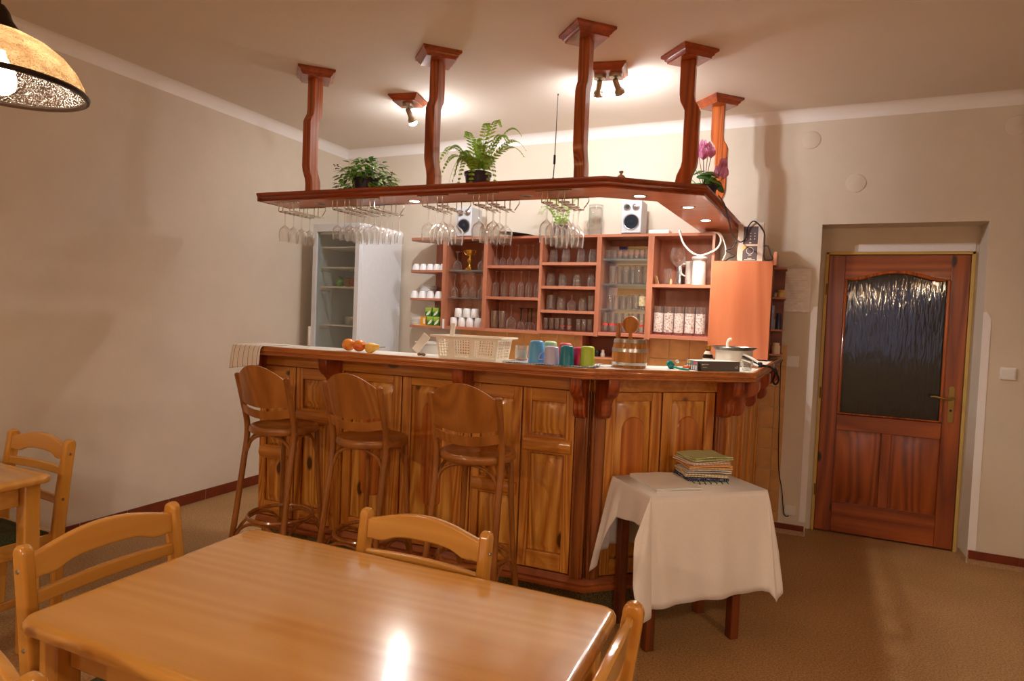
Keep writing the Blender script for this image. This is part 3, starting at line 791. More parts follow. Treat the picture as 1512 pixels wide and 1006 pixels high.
# ------------------------------------------------------------------ dining chairs (origin on the floor, facing +y)
def make_chair(label):
    t = thing('dining_chair', label, 'chair', group='golden beech dining chairs')
    for sx in (-1, 1):
        prof = [(-0.175, 0), (-0.135, 0), (-0.142, 0.20), (-0.140, 0.42), (-0.160, 0.62), (-0.187, 0.80)]
        top = [(-0.2105 + 0.0235*cos(a), 0.806 + 0.0235*sin(a)) for a in [PI*i/8 for i in range(9)]]
        bk = [(-0.234, 0.80), (-0.212, 0.62), (-0.192, 0.42), (-0.188, 0.20)]
        m = MB().extr([(sx*0.2125 - 0.0155, y, z) for y, z in prof + top + bk], (0.031, 0, 0))
        p = m.build('back_leg', BEECHZ, t, bevel=0.009, seg=3)
        for y, z in ((-0.206, 0.765), (-0.178, 0.57)):
            MB().lathe([(0, 0), (0.0065, 0), (0.005, 0.003), (0, 0.003)], 12, Matrix.Translation((sx*0.2275, y, z)) @ Matrix.Rotation(sx*PI/2, 4, 'Y')).build('bolt', METAL, p)
        MB().box(sx*0.198-0.02, sx*0.198+0.02, 0.165, 0.205, 0, 0.43).build('front_leg', BEECHZ, t, bevel=0.006)
        MB().box(sx*0.198-0.011, sx*0.198+0.011, -0.15, 0.17, 0.355, 0.425).build('side_rail', BEECH, t, bevel=0.004)
        MB().box(sx*0.198-0.009, sx*0.198+0.009, -0.15, 0.17, 0.15, 0.185).build('side_stretcher', BEECH, t, bevel=0.004)
    MB().box(-0.18, 0.18, 0.175, 0.197, 0.355, 0.425).build('front_rail', BEECH, t, bevel=0.004)
    MB().box(-0.20, 0.20, -0.165, -0.145, 0.355, 0.425).build('rear_rail', BEECH, t, bevel=0.004)
    se = MB()
    se.grid(lambda u, v: (-0.205+0.41*u, -0.135+0.345*v, 0.43 + 0.032*(1-(2*u-1)**6)*(1-(2*v-1)**6)), 12, 12)
    se.box(-0.205, 0.205, -0.135, 0.21, 0.424, 0.4302)
    se.build('seat', SEATFAB, t, label='dark green cloth seat')
    def slat(name, zc, h, arc, wav, y0, th, zarc):
        m = MB(); vs = []; n = 20
        for i in range(n+1):
            s = 2*i/n - 1; x = 0.199*s
            yb = y0 - 0.012*(1-s*s)
            zt = zc + h/2 + zarc*max(0, (1-s*s))**1.3; zl = zc - h/2 + arc*(1-s*s) - wav*math.exp(-((abs(s)-0.72)/0.16)**2)
            for z in (zl, zt):
                yy = yb - 0.10*(z - zc)
                vs += [(x, yy-th/2, z), (x, yy+th/2, z)]
        f = []
        for i in range(n):
            a = 4*i; b = a+4
            f += [(a, b, b+2, a+2), (a+1, a+3, b+3, b+1), (a, a+1, b+1, b), (a+2, b+2, b+3, a+3)]
        f += [(0, 2, 3, 1), (4*n, 4*n+1, 4*n+3, 4*n+2)]
        m.add(vs, f, True).build(name, BEECH, t, bevel=0.006, seg=3)
    slat('crest_rail', 0.770, 0.062, 0.022, 0.012, -0.202, 0.022, 0.034)
    slat('back_slat', 0.690, 0.036, 0.0, 0.0, -0.190, 0.016, 0.004)
    slat('back_slat', 0.565, 0.036, 0.0, 0.0, -0.172, 0.016, 0.004)
    return t
ch = make_chair('golden beech chair drawn up to the short left end of the near table')
ch.location = (-1.545, 1.147, 0); ch.rotation_euler = (0, 0, rad(-90+1.5))
dup(ch, (-1.003, 1.415, 0), (0, 0, rad(180)), 'golden beech chair across the near table, its back towards the bar')
dup(ch, (-0.505, 1.165, 0), (0, 0, rad(90+1.5)), 'golden beech chair at the short right end of the near table')
dup(ch, (-1.35, 0.41, 0), (0, 0, rad(178)), 'golden beech chair cut off by the lower left corner of the picture')
dup(ch, (-3.135, 1.52, 0), (0, 0, rad(180)), 'golden beech chair behind the far left table against the cream wall')

# ------------------------------------------------------------------ dining tables
def make_table(label, L, W):
    t = thing('dining_table', label, 'table', group='golden beech dining tables')
    def rr(hx, hy, r, n=8):
        out = []
        for cx, cy, a0 in ((hx-r, hy-r, 0), (-hx+r, hy-r, PI/2), (-hx+r, -hy+r, PI), (hx-r, -hy+r, 1.5*PI)):
            for i in range(n+1):
                a = a0 + PI/2*i/n; out.append((cx + r*cos(a), cy + r*sin(a)))
        return out
    lv = [(-0.012, 0.703), (-0.004, 0.704), (0.0, 0.712), (0.0, 0.722), (-0.004, 0.730), (-0.012, 0.7345), (-0.022, 0.735)]
    m = MB(); rings = [rr(L/2+d, W/2+d, 0.045+d) for d, z in lv]; n = len(rings[0])
    vs = [(p[0], p[1], lv[i][1]) for i, r_ in enumerate(rings) for p in r_]
    m.add(vs, [(i*n+k, i*n+(k+1) % n, (i+1)*n+(k+1) % n, (i+1)*n+k) for i in range(len(lv)-1) for k in range(n)], True)
    m.add(vs, [tuple(reversed(range(n))), tuple(range((len(lv)-1)*n, len(lv)*n))])
    m.build('tabletop', BEECH, t)
    for sx in (-1, 1):
        for sy in (-1, 1):
            x, y = sx*(L/2-0.065), sy*(W/2-0.065)
            MB().box(x-0.03, x+0.03, y-0.03, y+0.03, 0, 0.703).build('leg', BEECHZ, t, bevel=0.006)
        MB().box(sx*(L/2-0.075)-0.011, sx*(L/2-0.075)+0.011, -W/2+0.10, W/2-0.10, 0.615, 0.703).build('apron', BEECH, t, bevel=0.003)
        MB().box(-L/2+0.10, L/2-0.10, sx*(W/2-0.075)-0.011, sx*(W/2-0.075)+0.011, 0.615, 0.703).build('apron', BEECH, t, bevel=0.003)
    return t
tb = make_table('golden lacquered beech dining table in the foreground', 1.215, 0.705)
tb.location = (-0.968, 1.178, 0); tb.rotation_euler = (0, 0, rad(1.4))
dup(tb, (-3.342, 1.212, 0), (0, 0, rad(0.5)), 'golden beech dining table standing against the left wall')

# ------------------------------------------------------------------ pendant lamps
def shade_glass():
    m, nt, b = new_mat('amber bubbled glass'); nt.nodes.remove(b); out = nt.nodes['Material Output']
    mp = coords(nt, rnd=False)
    vo = N(nt, 'ShaderNodeTexVoronoi', Scale=230.0); nt.links.new(mp.outputs[0], vo.inputs['Vector'])
    nz = N(nt, 'ShaderNodeTexNoise', Scale=22.0, Detail=3.0); nt.links.new(mp.outputs[0], nz.inputs['Vector'])
    rp = ramp(nt, [(0.35, srgb(140, 112, 78)), (0.65, srgb(178, 150, 112))]); nt.links.new(nz.outputs['Fac'], rp.inputs[0])
    tr = N(nt, 'ShaderNodeBsdfTransparent'); tl = N(nt, 'ShaderNodeBsdfTranslucent'); gl = N(nt, 'ShaderNodeBsdfGlossy', Roughness=0.1)
    nt.links.new(rp.outputs[0], tr.inputs[0]); nt.links.new(rp.outputs[0], tl.inputs[0])
    bm_ = N(nt, 'ShaderNodeBump', Strength=0.8, Distance=0.004); nt.links.new(vo.outputs['Distance'], bm_.inputs['Height'])
    nt.links.new(bm_.outputs[0], gl.inputs['Normal']); nt.links.new(bm_.outputs[0], tl.inputs['Normal'])
    k = ramp(nt, [(0.15, (0.22,)*3 + (1,)), (0.5, (0.42,)*3 + (1,))]); nt.links.new(vo.outputs['Distance'], k.inputs[0])
    m1 = N(nt, 'ShaderNodeMixShader'); nt.links.new(k.outputs[0], m1.inputs[0]); nt.links.new(tr.outputs[0], m1.inputs[1]); nt.links.new(tl.outputs[0], m1.inputs[2])
    m2 = N(nt, 'ShaderNodeMixShader'); m2.inputs[0].default_value = 0.12; nt.links.new(m1.outputs[0], m2.inputs[1]); nt.links.new(gl.outputs[0], m2.inputs[2])
    nt.links.new(m2.outputs[0], out.inputs[0]); return m
SHADE = shade_glass(); DARKM = plain('dark bronze', srgb(48, 34, 24), 0.35, metal=0.6)
BULBW = emit('lit warm bulb', WARM, E_PENDANT); BULBD = emit('dim lit warm bulb', WARM, E_PENDANT*0.14)
def make_pendant(label, x, y, z):
    t = thing('pendant_lamp', label, 'lamp', (x, y, z))
    prof = [(0.188, 0.0), (0.180, 0.028), (0.164, 0.060), (0.140, 0.088), (0.108, 0.112), (0.070, 0.130), (0.030, 0.140)]
    s = MB().lathe(prof, 48).build('shade', SHADE, t, label='amber bubbled glass shade')
    MB().lathe([(0.184, 0.004), (0.190, 0.006), (0.195, 0.0), (0.193, -0.007), (0.186, -0.008), (0.181, -0.002), (0.184, 0.004)], 48).build('rim', DARKM, t, label='dark bronze rim')
    MB().lathe([(0, 0.20), (0.012, 0.20), (0.022, 0.185), (0.028, 0.165), (0.044, 0.142), (0.046, 0.132), (0.020, 0.130), (0.020, 0.085), (0, 0.085)], 24).build('cap', DARKM, t, label='dark bronze cap')
    MB().lathe([(0.013, 0.088), (0.014, 0.075), (0.030, 0.045), (0.037, 0.020), (0.034, -0.006), (0.020, -0.020), (0, -0.024)], 24).build('bulb', BULBW, t, label='lit bulb')
    MB().tube([(0, 0, 0.19), (0, 0, ZC-z)], 0.004, 6).build('cord', BLACK, t)
    MB().lathe([(0, ZC-z-0.03), (0.03, ZC-z-0.028), (0.05, ZC-z-0.001), (0, ZC-z-0.001)], 20).build('ceiling_cup', DARKM, t)
    return t
BULBW, BULBD = BULBD, BULBW
pl = make_pendant('dome pendant lamp of amber bubbled glass at the upper left', -1.880, 0.930, 1.990)
bright = [c for c in pl.children if c.name.startswith('bulb')][0].data.copy(); bright.materials[0] = BULBD
half = bright.copy(); half.materials[0] = emit('half lit warm bulb', WARM, E_PENDANT*0.45)
for x, y, l in ((1.45, 1.15, 'amber glass pendant lamp hanging over the right side of the room'), (0.9, -1.6, 'amber glass pendant lamp hanging behind the camera near the window'), (-2.2, -1.5, 'amber glass pendant lamp hanging behind the camera by the left wall')):
    for c_ in dup(pl, (x, y, 1.99), None, l).children:
        if c_.name.startswith('bulb'): c_.data = half if x == 1.45 else bright

# ------------------------------------------------------------------ small cloth covered table against the bar
U = Vector((0.735, 0.678, 0)).normalized(); V = Vector((-U.y, U.x, 0)); FL = Vector((-0.536, 2.711, 0)); SL, SD, SZ = 0.61, 0.36, 0.70
TO = FL + U*SL/2 + V*SD/2
ang = math.atan2(U.y, U.x)
sm_ = thing('side_table', 'small dark wooden table hidden under the white cloth beside the bar', 'table', TO, ang)
MB().box(-SL/2+0.004, SL/2-0.004, -SD/2+0.004, SD/2-0.004, SZ-0.024, SZ-0.004).build('tabletop', LEGW, sm_, bevel=0.003)
for sx, sy in ((-0.262, -0.135), (0.185, -0.135), (0.185, 0.128), (-0.262, 0.128)):
    MB().box(sx-0.022, sx+0.022, sy-0.022, sy+0.022, 0, SZ-0.024).build('leg', LEGW, sm_, bevel=0.003)
MB().box(-0.24, 0.165, -0.135, -0.117, 0.60, SZ-0.024).box(-0.24, 0.165, 0.11, 0.128, 0.60, SZ-0.024).build('apron', LEGW, sm_)
hx, hy = SL/2, SD/2
def cloth():
    # path round the top edge with a drop for every station: (x, y, outward normal angle, drop, flare)
    st_ = []
    def lin(p, q, a, d0, d1, f0, f1, n):
        for i in range(n):
            t = i/n; st_.append((p[0]+(q[0]-p[0])*t, p[1]+(q[1]-p[1])*t, a, d0+(d1-d0)*t, f0+(f1-f0)*t))
    def corner(c, a0, a1, drops, fl, n):
        for i in range(n):
            t = i/n; k = t*(len(drops)-1); j = min(int(k), len(drops)-2); s = k-j
            st_.append((c[0], c[1], a0+(a1-a0)*t, drops[j]+(drops[j+1]-drops[j])*s, fl[j]+(fl[j+1]-fl[j])*s))
    lin((hx, hy), (-hx, hy), PI/2, 0.34, 0.34, 0.008, 0.008, 14)
    corner((-hx, hy), PI/2, PI, (0.34, 0.34, 0.35, 0.37, 0.44, 0.46), (0.008, 0.008, 0.012, 0.03, 0.07, 0.10), 16)
    lin((-hx, hy), (-hx, hy-0.05), PI, 0.46, 0.40, 0.10, 0.085, 4)
    lin((-hx, hy-0.05), (-hx, hy-0.10), PI, 0.40, 0.165, 0.085, 0.03, 5)
    lin((-hx, hy-0.10), (-hx, -hy), PI, 0.165, 0.125, 0.02, 0.015, 10)
    corner((-hx, -hy), PI, 1.5*PI, (0.13, 0.17, 0.34, 0.48, 0.485, 0.475), (0.02, 0.09, 0.15, 0.15, 0.09, 0.04), 20)
    lin((-hx, -hy), (hx, -hy), 1.5*PI, 0.472, 0.452, 0.035, 0.03, 24)
    corner((hx, -hy), 1.5*PI, 2*PI, (0.455, 0.50, 0.46, 0.30, 0.22), (0.04, 0.07, 0.09, 0.07, 0.03), 14)
    lin((hx, -hy), (hx, hy), 0, 0.20, 0.20, 0.02, 0.02, 12)
    corner((hx, hy), 0, PI/2, (0.21, 0.30, 0.36, 0.34), (0.03, 0.08, 0.08, 0.01), 8)
    n = len(st_); nv = 16; vs = []
    for j in range(nv+1):
        f = j/nv
        for i, (x, y, a, dr, fl) in enumerate(st_):
            r = fl*f + (0.009*sin(i*0.55) + 0.006*sin(i*1.07+1))*f + 0.004*min(1, f*6)
            vs.append((x + r*cos(a), y + r*sin(a), SZ + 0.001 - dr*f - 0.004*(1-max(0, 1-f*8))))
    fs = [(j*n+i, j*n+(i+1) % n, (j+1)*n+(i+1) % n, (j+1)*n+i) for j in range(nv) for i in range(n)]
    m = MB().add(vs, fs, True)
    m.add([(-hx, -hy, SZ+0.001), (hx, -hy, SZ+0.001), (hx, hy, SZ+0.001), (-hx, hy, SZ+0.001)], [(0, 1, 2, 3)])
    o = m.build('tablecloth', CLOTHW, None, loc=TO, rot=(0, 0, ang), solid=0.0025)
    return tag(o, 'white tablecloth draped in points over the small table', 'tablecloth')
cloth()
NAPK = plain('cream napkin linen', srgb(255, 252, 248), 0.85, spec=0.1)
def folded(name, mats, label, cat, x, y, z, lx, ly, h, rot, layers=4, seed=0, group=None, wav=0.004):
    rnd = random.Random(seed)
    m = MB()
    nu, nv = 14, 10; ph = rnd.random()*6
    for L in range(layers):
        z0 = z + h*L/layers; th = h/layers*0.9
        dx, dy = rnd.uniform(-.006, .006), rnd.uniform(-.006, .006)
        def P(u, v, top):
            ex = lx/2*(2*u-1); ey = ly/2*(2*v-1)
            e = min(u, 1-u)*nu/1.0; g = min(v, 1-v)*nv
            zz = z0 + (th if top else 0.0)
            rd = 1.0 if min(e, g) > 0.9 else 0.55
            zc = z0 + th/2
            zz = zc + (zz-zc)*rd
            k = (L+0.5)/layers
            zz += wav*k*(sin(ex*22+ph)+sin(ey*28+ph*2+L*.6))*0.6
            return (ex + dx + 0.003*sin(ey*60+L*2+ph), ey + dy + 0.003*sin(ex*55+L*3), zz)
        top = [P(i/nu, j/nv, True) for j in range(nv+1) for i in range(nu+1)]
        bot = [P(i/nu, j/nv, False) for j in range(nv+1) for i in range(nu+1)]
        q = len(top); w_ = nu+1
        fs = [(j*w_+i, j*w_+i+1, (j+1)*w_+i+1, (j+1)*w_+i) for j in range(nv) for i in range(nu)]
        fb = [tuple(q+k for k in reversed(f)) for f in fs]
        edge_ = [i for i in range(w_)] + [w_*j+nu for j in range(1, nv+1)] + [w_*nv+i for i in range(nu-1, -1, -1)] + [w_*j for j in range(nv-1, 0, -1)]
        sd = [(edge_[i], edge_[i]+q, edge_[(i+1) % len(edge_)]+q, edge_[(i+1) % len(edge_)]) for i in range(len(edge_))]
        m.cur = L % len(mats)
        m.add(top+bot, fs+fb+sd, True)
    o = m.build(name, mats, None, rot=(0, 0, rot))
    return tag(o, label, cat, group)
nk = folded('napkin', [NAPK], 'folded cream napkin lying at the front left of the white table', 'napkin', 0, 0, 0, 0.225, 0.28, 0.020, ang+rad(-4), 3, 3, wav=0.003)
p = FL + U*0.175 + V*0.175; nk.location = (p.x, p.y, SZ+0.0035)
TW = [
 (striped('green white flecked towel', srgb(222, 226, 200), srgb(60, 74, 60), 0, 0.03, 0.22), 'pale green white towel with dark marks at the bottom of the towel pile'),
 (striped('navy towel', srgb(32, 40, 84), srgb(170, 176, 196), 0, 0.012, 0.2, axis2=1), 'navy blue towel near the bottom of the towel pile'),
 (striped('cream towel', srgb(236, 222, 192), srgb(204, 176, 120), 0, 0.016, 0.25), 'cream striped towel third from the bottom of the towel pile'),
 (striped('grey white towel', srgb(226, 222, 214), srgb(180, 176, 180), 1, 0.012, 0.2), 'grey white towel in the middle of the towel pile'),
 (striped('orange towel', srgb(240, 208, 164), srgb(236, 180, 118), 0, 0.018, 0.4, axis2=1), 'orange checked towel in the upper part of the towel pile'),
 (striped('pink cream towel', srgb(240, 222, 206), srgb(222, 160, 160), 0, 0.02, 0.2), 'cream towel with pink lace edge beneath the green topmost towel'),
 (striped('green check towel', srgb(200, 206, 140), srgb(170, 190, 96), 0, 0.011, 0.45, srgb(228, 230, 196), 1), 'green striped towel on top of the towel pile'),
]
pc = FL + U*0.405 + V*0.205
hs = [0.012, 0.016, 0.022, 0.016, 0.022, 0.018, 0.020]; z = SZ + 0.0035
for i, (mt, lb) in enumerate(TW):
    jx, jy = random.uniform(-.012, .012), random.uniform(-.012, .012)
    o = folded('towel', [mt], lb, 'towel', 0, 0, 0, 0.215 - 0.005*(i % 3), 0.155 + 0.006*((i*2) % 3), hs[i], ang + rad(random.uniform(-9, 9) - 6), 2, 10+i, 'towels piled on the white table', 0.006)
    o.location = (pc.x+jx, pc.y+jy, z); z += hs[i] + 0.0005

# ------------------------------------------------------------------ refrigerator
FX0, FX1, FY0, FY1, FZ = -3.790, -3.300, 4.205, 4.80, 2.175
fg = thing('refrigerator', 'tall white refrigerator with a glass door in the back left corner', 'refrigerator', ((FX0+FX1)/2, (FY0+FY1)/2, 0))
fo = fg.location
m = MB()
m.box(FX0, FX0+0.035, FY0+0.03, FY1, 0.0, FZ).box(FX1-0.035, FX1, FY0+0.03, FY1, 0.0, FZ).box(FX0+0.035, FX1-0.035, FY1-0.03, FY1, 0.0, FZ)
m.box(FX0+0.035, FX1-0.035, FY0+0.03, FY1-0.03, FZ-0.09, FZ).box(FX0+0.035, FX1-0.035, FY0+0.03, FY1-0.03, 0.0, 0.12)
m.build('cabinet_body', FRIDGE, fg, off=fo, bevel=0.004)
m = MB(); dw = 0.042
m.box(FX0, FX0+dw, FY0-0.01, FY0+0.026, 0.02, FZ-0.004).box(FX1-dw, FX1, FY0-0.01, FY0+0.026, 0.02, FZ-0.004)
m.box(FX0+dw, FX1-dw, FY0-0.01, FY0+0.026, FZ-0.07, FZ-0.004).box(FX0+dw, FX1-dw, FY0-0.01, FY0+0.026, 0.02, 0.10)
m.build('door_frame', FRIDGE, fg, off=fo, bevel=0.003)
MB().box(FX0+dw, FX1-dw, FY0+0.004, FY0+0.008, 0.10, FZ-0.07).build('door_glass', FRGLASS, fg, off=fo)
MB().box(FX0-0.022, FX0-0.001, FY0-0.02, FY0+0.01, 1.135, 1.30).build('handle', PLAST, fg, off=fo, bevel=0.004)
for z in (1.985, 1.815, 1.650, 1.325, 1.12):
    m = MB(); x0, x1, y0, y1 = FX0+0.037, FX1-0.037, FY0+0.05, FY1-0.035
    m.box(x0, x1, y0, y0+0.012, z-0.012, z).box(x0, x1, y1-0.01, y1, z-0.008, z)
    for k in range(13):
        x = x0 + (x1-x0)*k/12; m.tube([(x, y0+0.01, z-0.004), (x, y1-0.005, z-0.004)], 0.0028, 5)
    for k in range(1, 4): m.tube([(x0, y0+(y1-y0)*k/4, z-0.007), (x1, y0+(y1-y0)*k/4, z-0.007)], 0.003, 5)
    for s in (x0+0.004, x1-0.004): m.box(s-0.004, s+0.004, y0, y0+0.12, z-0.034, z-0.012)
    m.build('wire_shelf', PLAST, fg, off=fo)
def lathe_thing(name, prof, mat, label, cat, loc, n=24, group=None, rot=None, parent=None):
    o = MB().lathe(prof, n).build(name, mat, parent, loc=loc, rot=rot)
    return tag(o, label, cat, group) if parent is None else o
pot = thing('cooking_pot', 'steel cooking pot on the lowest visible refrigerator shelf', 'pot', (-3.515, 4.42, 1.326))
MB().lathe([(0, 0), (0.072, 0), (0.076, 0.006), (0.076, 0.072), (0.080, 0.075), (0.073, 0.075), (0.073, 0.008), (0, 0.006)], 28).build('pan', METAL, pot)
MB().tube([(0.074, 0.0, 0.058), (0.10, 0.0, 0.062), (0.13, 0.0, 0.064)], 0.007, 8).build('handle', METAL, pot)
tub = thing('food_tub', 'white plastic tub with lid standing behind the steel pot in the refrigerator', 'tub', (-3.50, 4.60, 1.326))
MB().lathe([(0, 0), (0.068, 0), (0.08, 0.13), (0, 0.13)], 24).build('tub', PLAST, tub); MB().lathe([(0, 0.13), (0.084, 0.13), (0.084, 0.142), (0, 0.145)], 24).build('lid', plain('grey violet lid', srgb(150, 140, 160), 0.4), tub)
for x, c, nme in ((-3.655, (110, 170, 60), 'green'), (-3.575, (150, 120, 70), 'brown'), (-3.50, (196, 90, 50), 'orange red'), (-3.42, (120, 96, 150), 'violet')):
    m = MB().ball((0, 0, 0.038), 0.038, 0.045, 0.038, 14, 9); m.tube([(0, 0, 0.07), (0.006, 0, 0.09)], [0.008, 0.016], 8)
    tag(m.build('food_bag', plain(nme + ' film bag', srgb(*c), 0.3, noise=0.3, nscale=50), None, loc=(x, 4.40, 1.651)), f'small {nme} bag of food on the middle refrigerator shelf', 'bag', 'bags in the refrigerator')

# ------------------------------------------------------------------ back counter (behind the bar) and bin
bc = thing('back_counter', 'low cherry base cabinet with worktop behind the bar', 'cabinet', (-1.75, 4.50, 0))
MB().box(-2.95, -0.57, 4.25, 4.815, 0.86, 0.90).build('worktop', WLAM, bc, off=bc.location, bevel=0.003)
MB().box(-2.93, -0.57, 4.28, 4.81, 0.0, 0.86).build('carcass', CHERRY, bc, off=bc.location)
for k in range(4):
    d_ = MB().box(-2.93+0.59*k+0.004, -2.93+0.59*(k+1)-0.004, 4.262, 4.28, 0.09, 0.855).build('door', CHERRY, bc, off=bc.location, bevel=0.002)
    MB().tube([(-2.93+0.59*k+0.05, 4.262, 0.60), (-2.93+0.59*k+0.05, 4.24, 0.61), (-2.93+0.59*k+0.05, 4.24, 0.72), (-2.93+0.59*k+0.05, 4.262, 0.73)], 0.005, 6).build('handle', METAL, d_, off=bc.location)
bn = thing('food_bin', 'grey white round container with dark green inside behind the bar', 'container', (-2.735, 4.45, 0.90))
MB().lathe([(0, 0), (0.115, 0), (0.13, 0.30), (0.138, 0.305), (0.138, 0.318), (0.126, 0.318), (0.122, 0.30), (0.108, 0.01), (0, 0.01)], 32).build('tub', plain('grey white enamel', srgb(206, 206, 200), 0.35), bn)
MB().lathe([(0, 0.265), (0.117, 0.265), (0, 0.27)], 24).build('contents', plain('dark green contents', srgb(84, 86, 50), 0.8), bn)

# ------------------------------------------------------------------ wall shelving behind the bar
SY0, SY1, ZB, ZT = 4.55, 4.815, 1.330, 2.092
sh = thing('wall_shelving', 'cherry laminate wall shelving full of glassware behind the bar', 'shelf unit', (-1.75, 4.70, ZB))
so = sh.location
for x0, x1 in ((-2.720, -2.684), (-2.338, -2.302), (-1.850, -1.828), (-1.392, -1.357), (-1.010, -0.967), (-0.566, -0.548)):
    MB().box(x0, x1, SY0, SY1, ZB, ZT-0.02).build('upright', CHERRY, sh, off=so, bevel=0.001)
MB().prism([(-2.95, SY1), (-3.06, 4.72), (-3.073, 4.62), (-3.04, 4.56), (-2.98, SY0), (-0.548, SY0), (-0.548, SY1)], ZT-0.02, ZT).build('top_board', CHERRYX, sh, off=so, bevel=0.001)
MB().box(-2.718, -0.55, SY1-0.012, SY1, ZB+0.02, ZT-0.02).build('back_panel', CHERRY, sh, off=so)
MB().box(-2.935, -2.72, SY1-0.012, SY1, ZB+0.02, ZT-0.02).build('back_panel', CHERRY, sh, off=so)
def shelf(x0, x1, z, th=0.022, mat=None, name='shelf', y0=SY0+0.002):
    return MB().box(x0, x1, y0, SY1-0.012, z-th, z).build(name, mat or CHERRYX, sh, off=so, bevel=0.001)
for z in (1.819, 1.582):
    MB().prism([(-2.95, SY1), (-3.05, 4.72), (-3.068, 4.62), (-3.035, 4.56), (-2.98, SY0), (-2.72, SY0), (-2.72, SY1)], z-0.02, z).build('shelf', CHERRYX, sh, off=so, bevel=0.001)
MB().prism([(-2.95, SY1), (-3.05, 4.72), (-3.066, 4.62), (-3.03, 4.56), (-2.98, SY0), (-2.72, SY0), (-2.72, SY1)], ZB, 1.350).build('shelf', CHERRYX, sh, off=so, bevel=0.001)
shelf(-2.684, -2.338, 1.354, 0.024); shelf(-2.302, -1.850, 1.352, 0.024); shelf(-1.828, -1.392, 1.358, 0.024); shelf(-1.357, -1.010, 1.364, 0.024); shelf(-0.967, -0.566, 1.365, 0.026)
for z in (1.822, 1.594): shelf(-2.682, -2.340, z, 0.006, GLASSG, 'glass_shelf', SY0+0.02)
for z in (1.859, 1.610): shelf(-2.302, -1.850, z)
for z in (1.885, 1.703, 1.518): shelf(-1.828, -1.392, z)
for z in (1.914, 1.727, 1.541): shelf(-1.355, -1.012, z, 0.006, GLASSG, 'glass_shelf', SY0+0.02)
shelf(-0.967, -0.566, 1.729)
MB().box(-1.356, -1.011, SY1-0.016, SY1-0.012, 1.37, 2.03).build('mirror_back', MIRROR, sh, off=so)
MB().box(-2.700, -2.681, SY0-0.003, SY0, ZB+0.002, 1.412).build('label_strip', plain('white paper strip', srgb(232, 230, 232), 0.7), sh, off=so)
RM = plain('dark red shelf mat', srgb(150, 44, 44), 0.7); PM = plain('pink shelf mat', srgb(214, 110, 104), 0.7); YM = plain('yellow shelf mat', srgb(232, 176, 52), 0.7)
for x0, x1, z, mt, lb in ((-1.822, -1.398, 1.358, RM, 'dark red mat under the shot glasses'), (-1.351, -1.018, 1.364, PM, 'pink mat on the bottom shelf of the mirrored bay'), (-0.962, -0.572, 1.365, PM, 'pink mat under the printed tall glasses'), (-2.99, -2.73, 1.350, YM, 'yellow mat under the tea boxes')):
    tag(MB().box(x0, x1, SY0+0.004, SY1-0.02, z, z+0.002).build('shelf_mat', mt), lb, 'mat')
nb = thing('niche_shelf', 'dark open box shelf under the mirrored bay of the wall shelving', 'shelf unit', (-1.28, 4.72, 1.16))
no = nb.location
MB().box(-1.515, -1.497, 4.62, 4.815, 1.16, 1.329).build('side', CHERRY, nb, off=no); MB().box(-1.06, -1.042, 4.62, 4.815, 1.16, 1.329).build('side', CHERRY, nb, off=no)
MB().box(-1.497, -1.06, 4.62, 4.815, 1.16, 1.176).build('bottom', CHERRYX, nb, off=no); MB().box(-1.497, -1.06, 4.805, 4.815, 1.176, 1.329).build('back', DARKNICHE, nb, off=no)
tag(MB().box(-1.235, -1.150, 4.66, 4.70, 1.176, 1.262).build('card_box', speckled('floral card', srgb(230, 214, 190), srgb(196, 90, 120), 45, 0.5, 0.0)), 'small floral patterned box in the dark niche', 'box')
tag(MB().box(-1.262, -1.238, 4.655, 4.68, 1.176, 1.236).build('carton', plain('red carton', srgb(206, 84, 70), 0.5), bevel=0.001), 'narrow red carton beside the floral box', 'carton')
lathe_thing('salt_shaker', [(0, 0), (0.016, 0), (0.018, 0.02), (0.010, 0.035), (0.011, 0.05), (0, 0.056)], PLAST, 'small white shaker in the dark niche', 'shaker', (-1.345, 4.67, 1.176), 16)
lathe_thing('spice_jar', [(0, 0), (0.024, 0), (0.026, 0.03), (0.020, 0.048), (0, 0.05)], BLACK, 'squat black jar beside the white shaker', 'jar', (-1.395, 4.68, 1.176), 16)

# ------------------------------------------------------------------ glassware shapes
def stem_prof(h, br, bh, rr, fr, stem=0.0035, full=0.5):
    zb = h - bh
    p = [(0, 0.0), (fr, 0.001), (fr, 0.0025), (fr*0.45, 0.006), (stem*1.6, 0.014), (stem, 0.03), (stem, zb-0.012), (stem*2.0, zb-0.002)]
    for i in range(1, 9):
        t = i/8
        r = br*math.sqrt(max(0, 1-(1-t/full)**2)) if t < full else br + (rr-br)*((t-full)/(1-full))**1.5
        p.append((max(r, stem*2.0), zb + bh*t))
    return p
def tumbler_prof(h, rb, rt, th=0.008, belly=0.0):
    p = [(0, 0.0), (rb*0.9, 0.0), (rb, 0.004)]
    for i in range(1, 7):
        t = i/6; p.append((rb+(rt-rb)*t + belly*sin(PI*t), 0.004+(h-0.004)*t))
    p += [(rt-0.0018, h), (rt-0.0022, h-0.004), (rb-0.002, th+0.004), (0, th)]
    return p
_gm = {}
def glass_mesh(key, prof, mat, n):
    if key not in _gm:
        o = MB().lathe(prof, n).build(key[0], mat); _gm[key] = o; o['_first'] = True
        return o
    o = _gm[key].copy(); COL.objects.link(o); return o
def put(name, prof, x, y, z, label, cat, group, flip=False, h=0, mat=None, n=20):
    o = glass_mesh((name, tuple(prof), (mat or GLASS).name), prof, mat or GLASS, n)
    if '_first' in o: del o['_first']
    o.location = (x, y, z + h if flip else z)
    if flip: o.rotation_euler = (PI, 0, random.random()*0.5)
    else: o.rotation_euler = (0, 0, random.random()*6)
    return tag(o, label, cat, group)
GY = 4.64
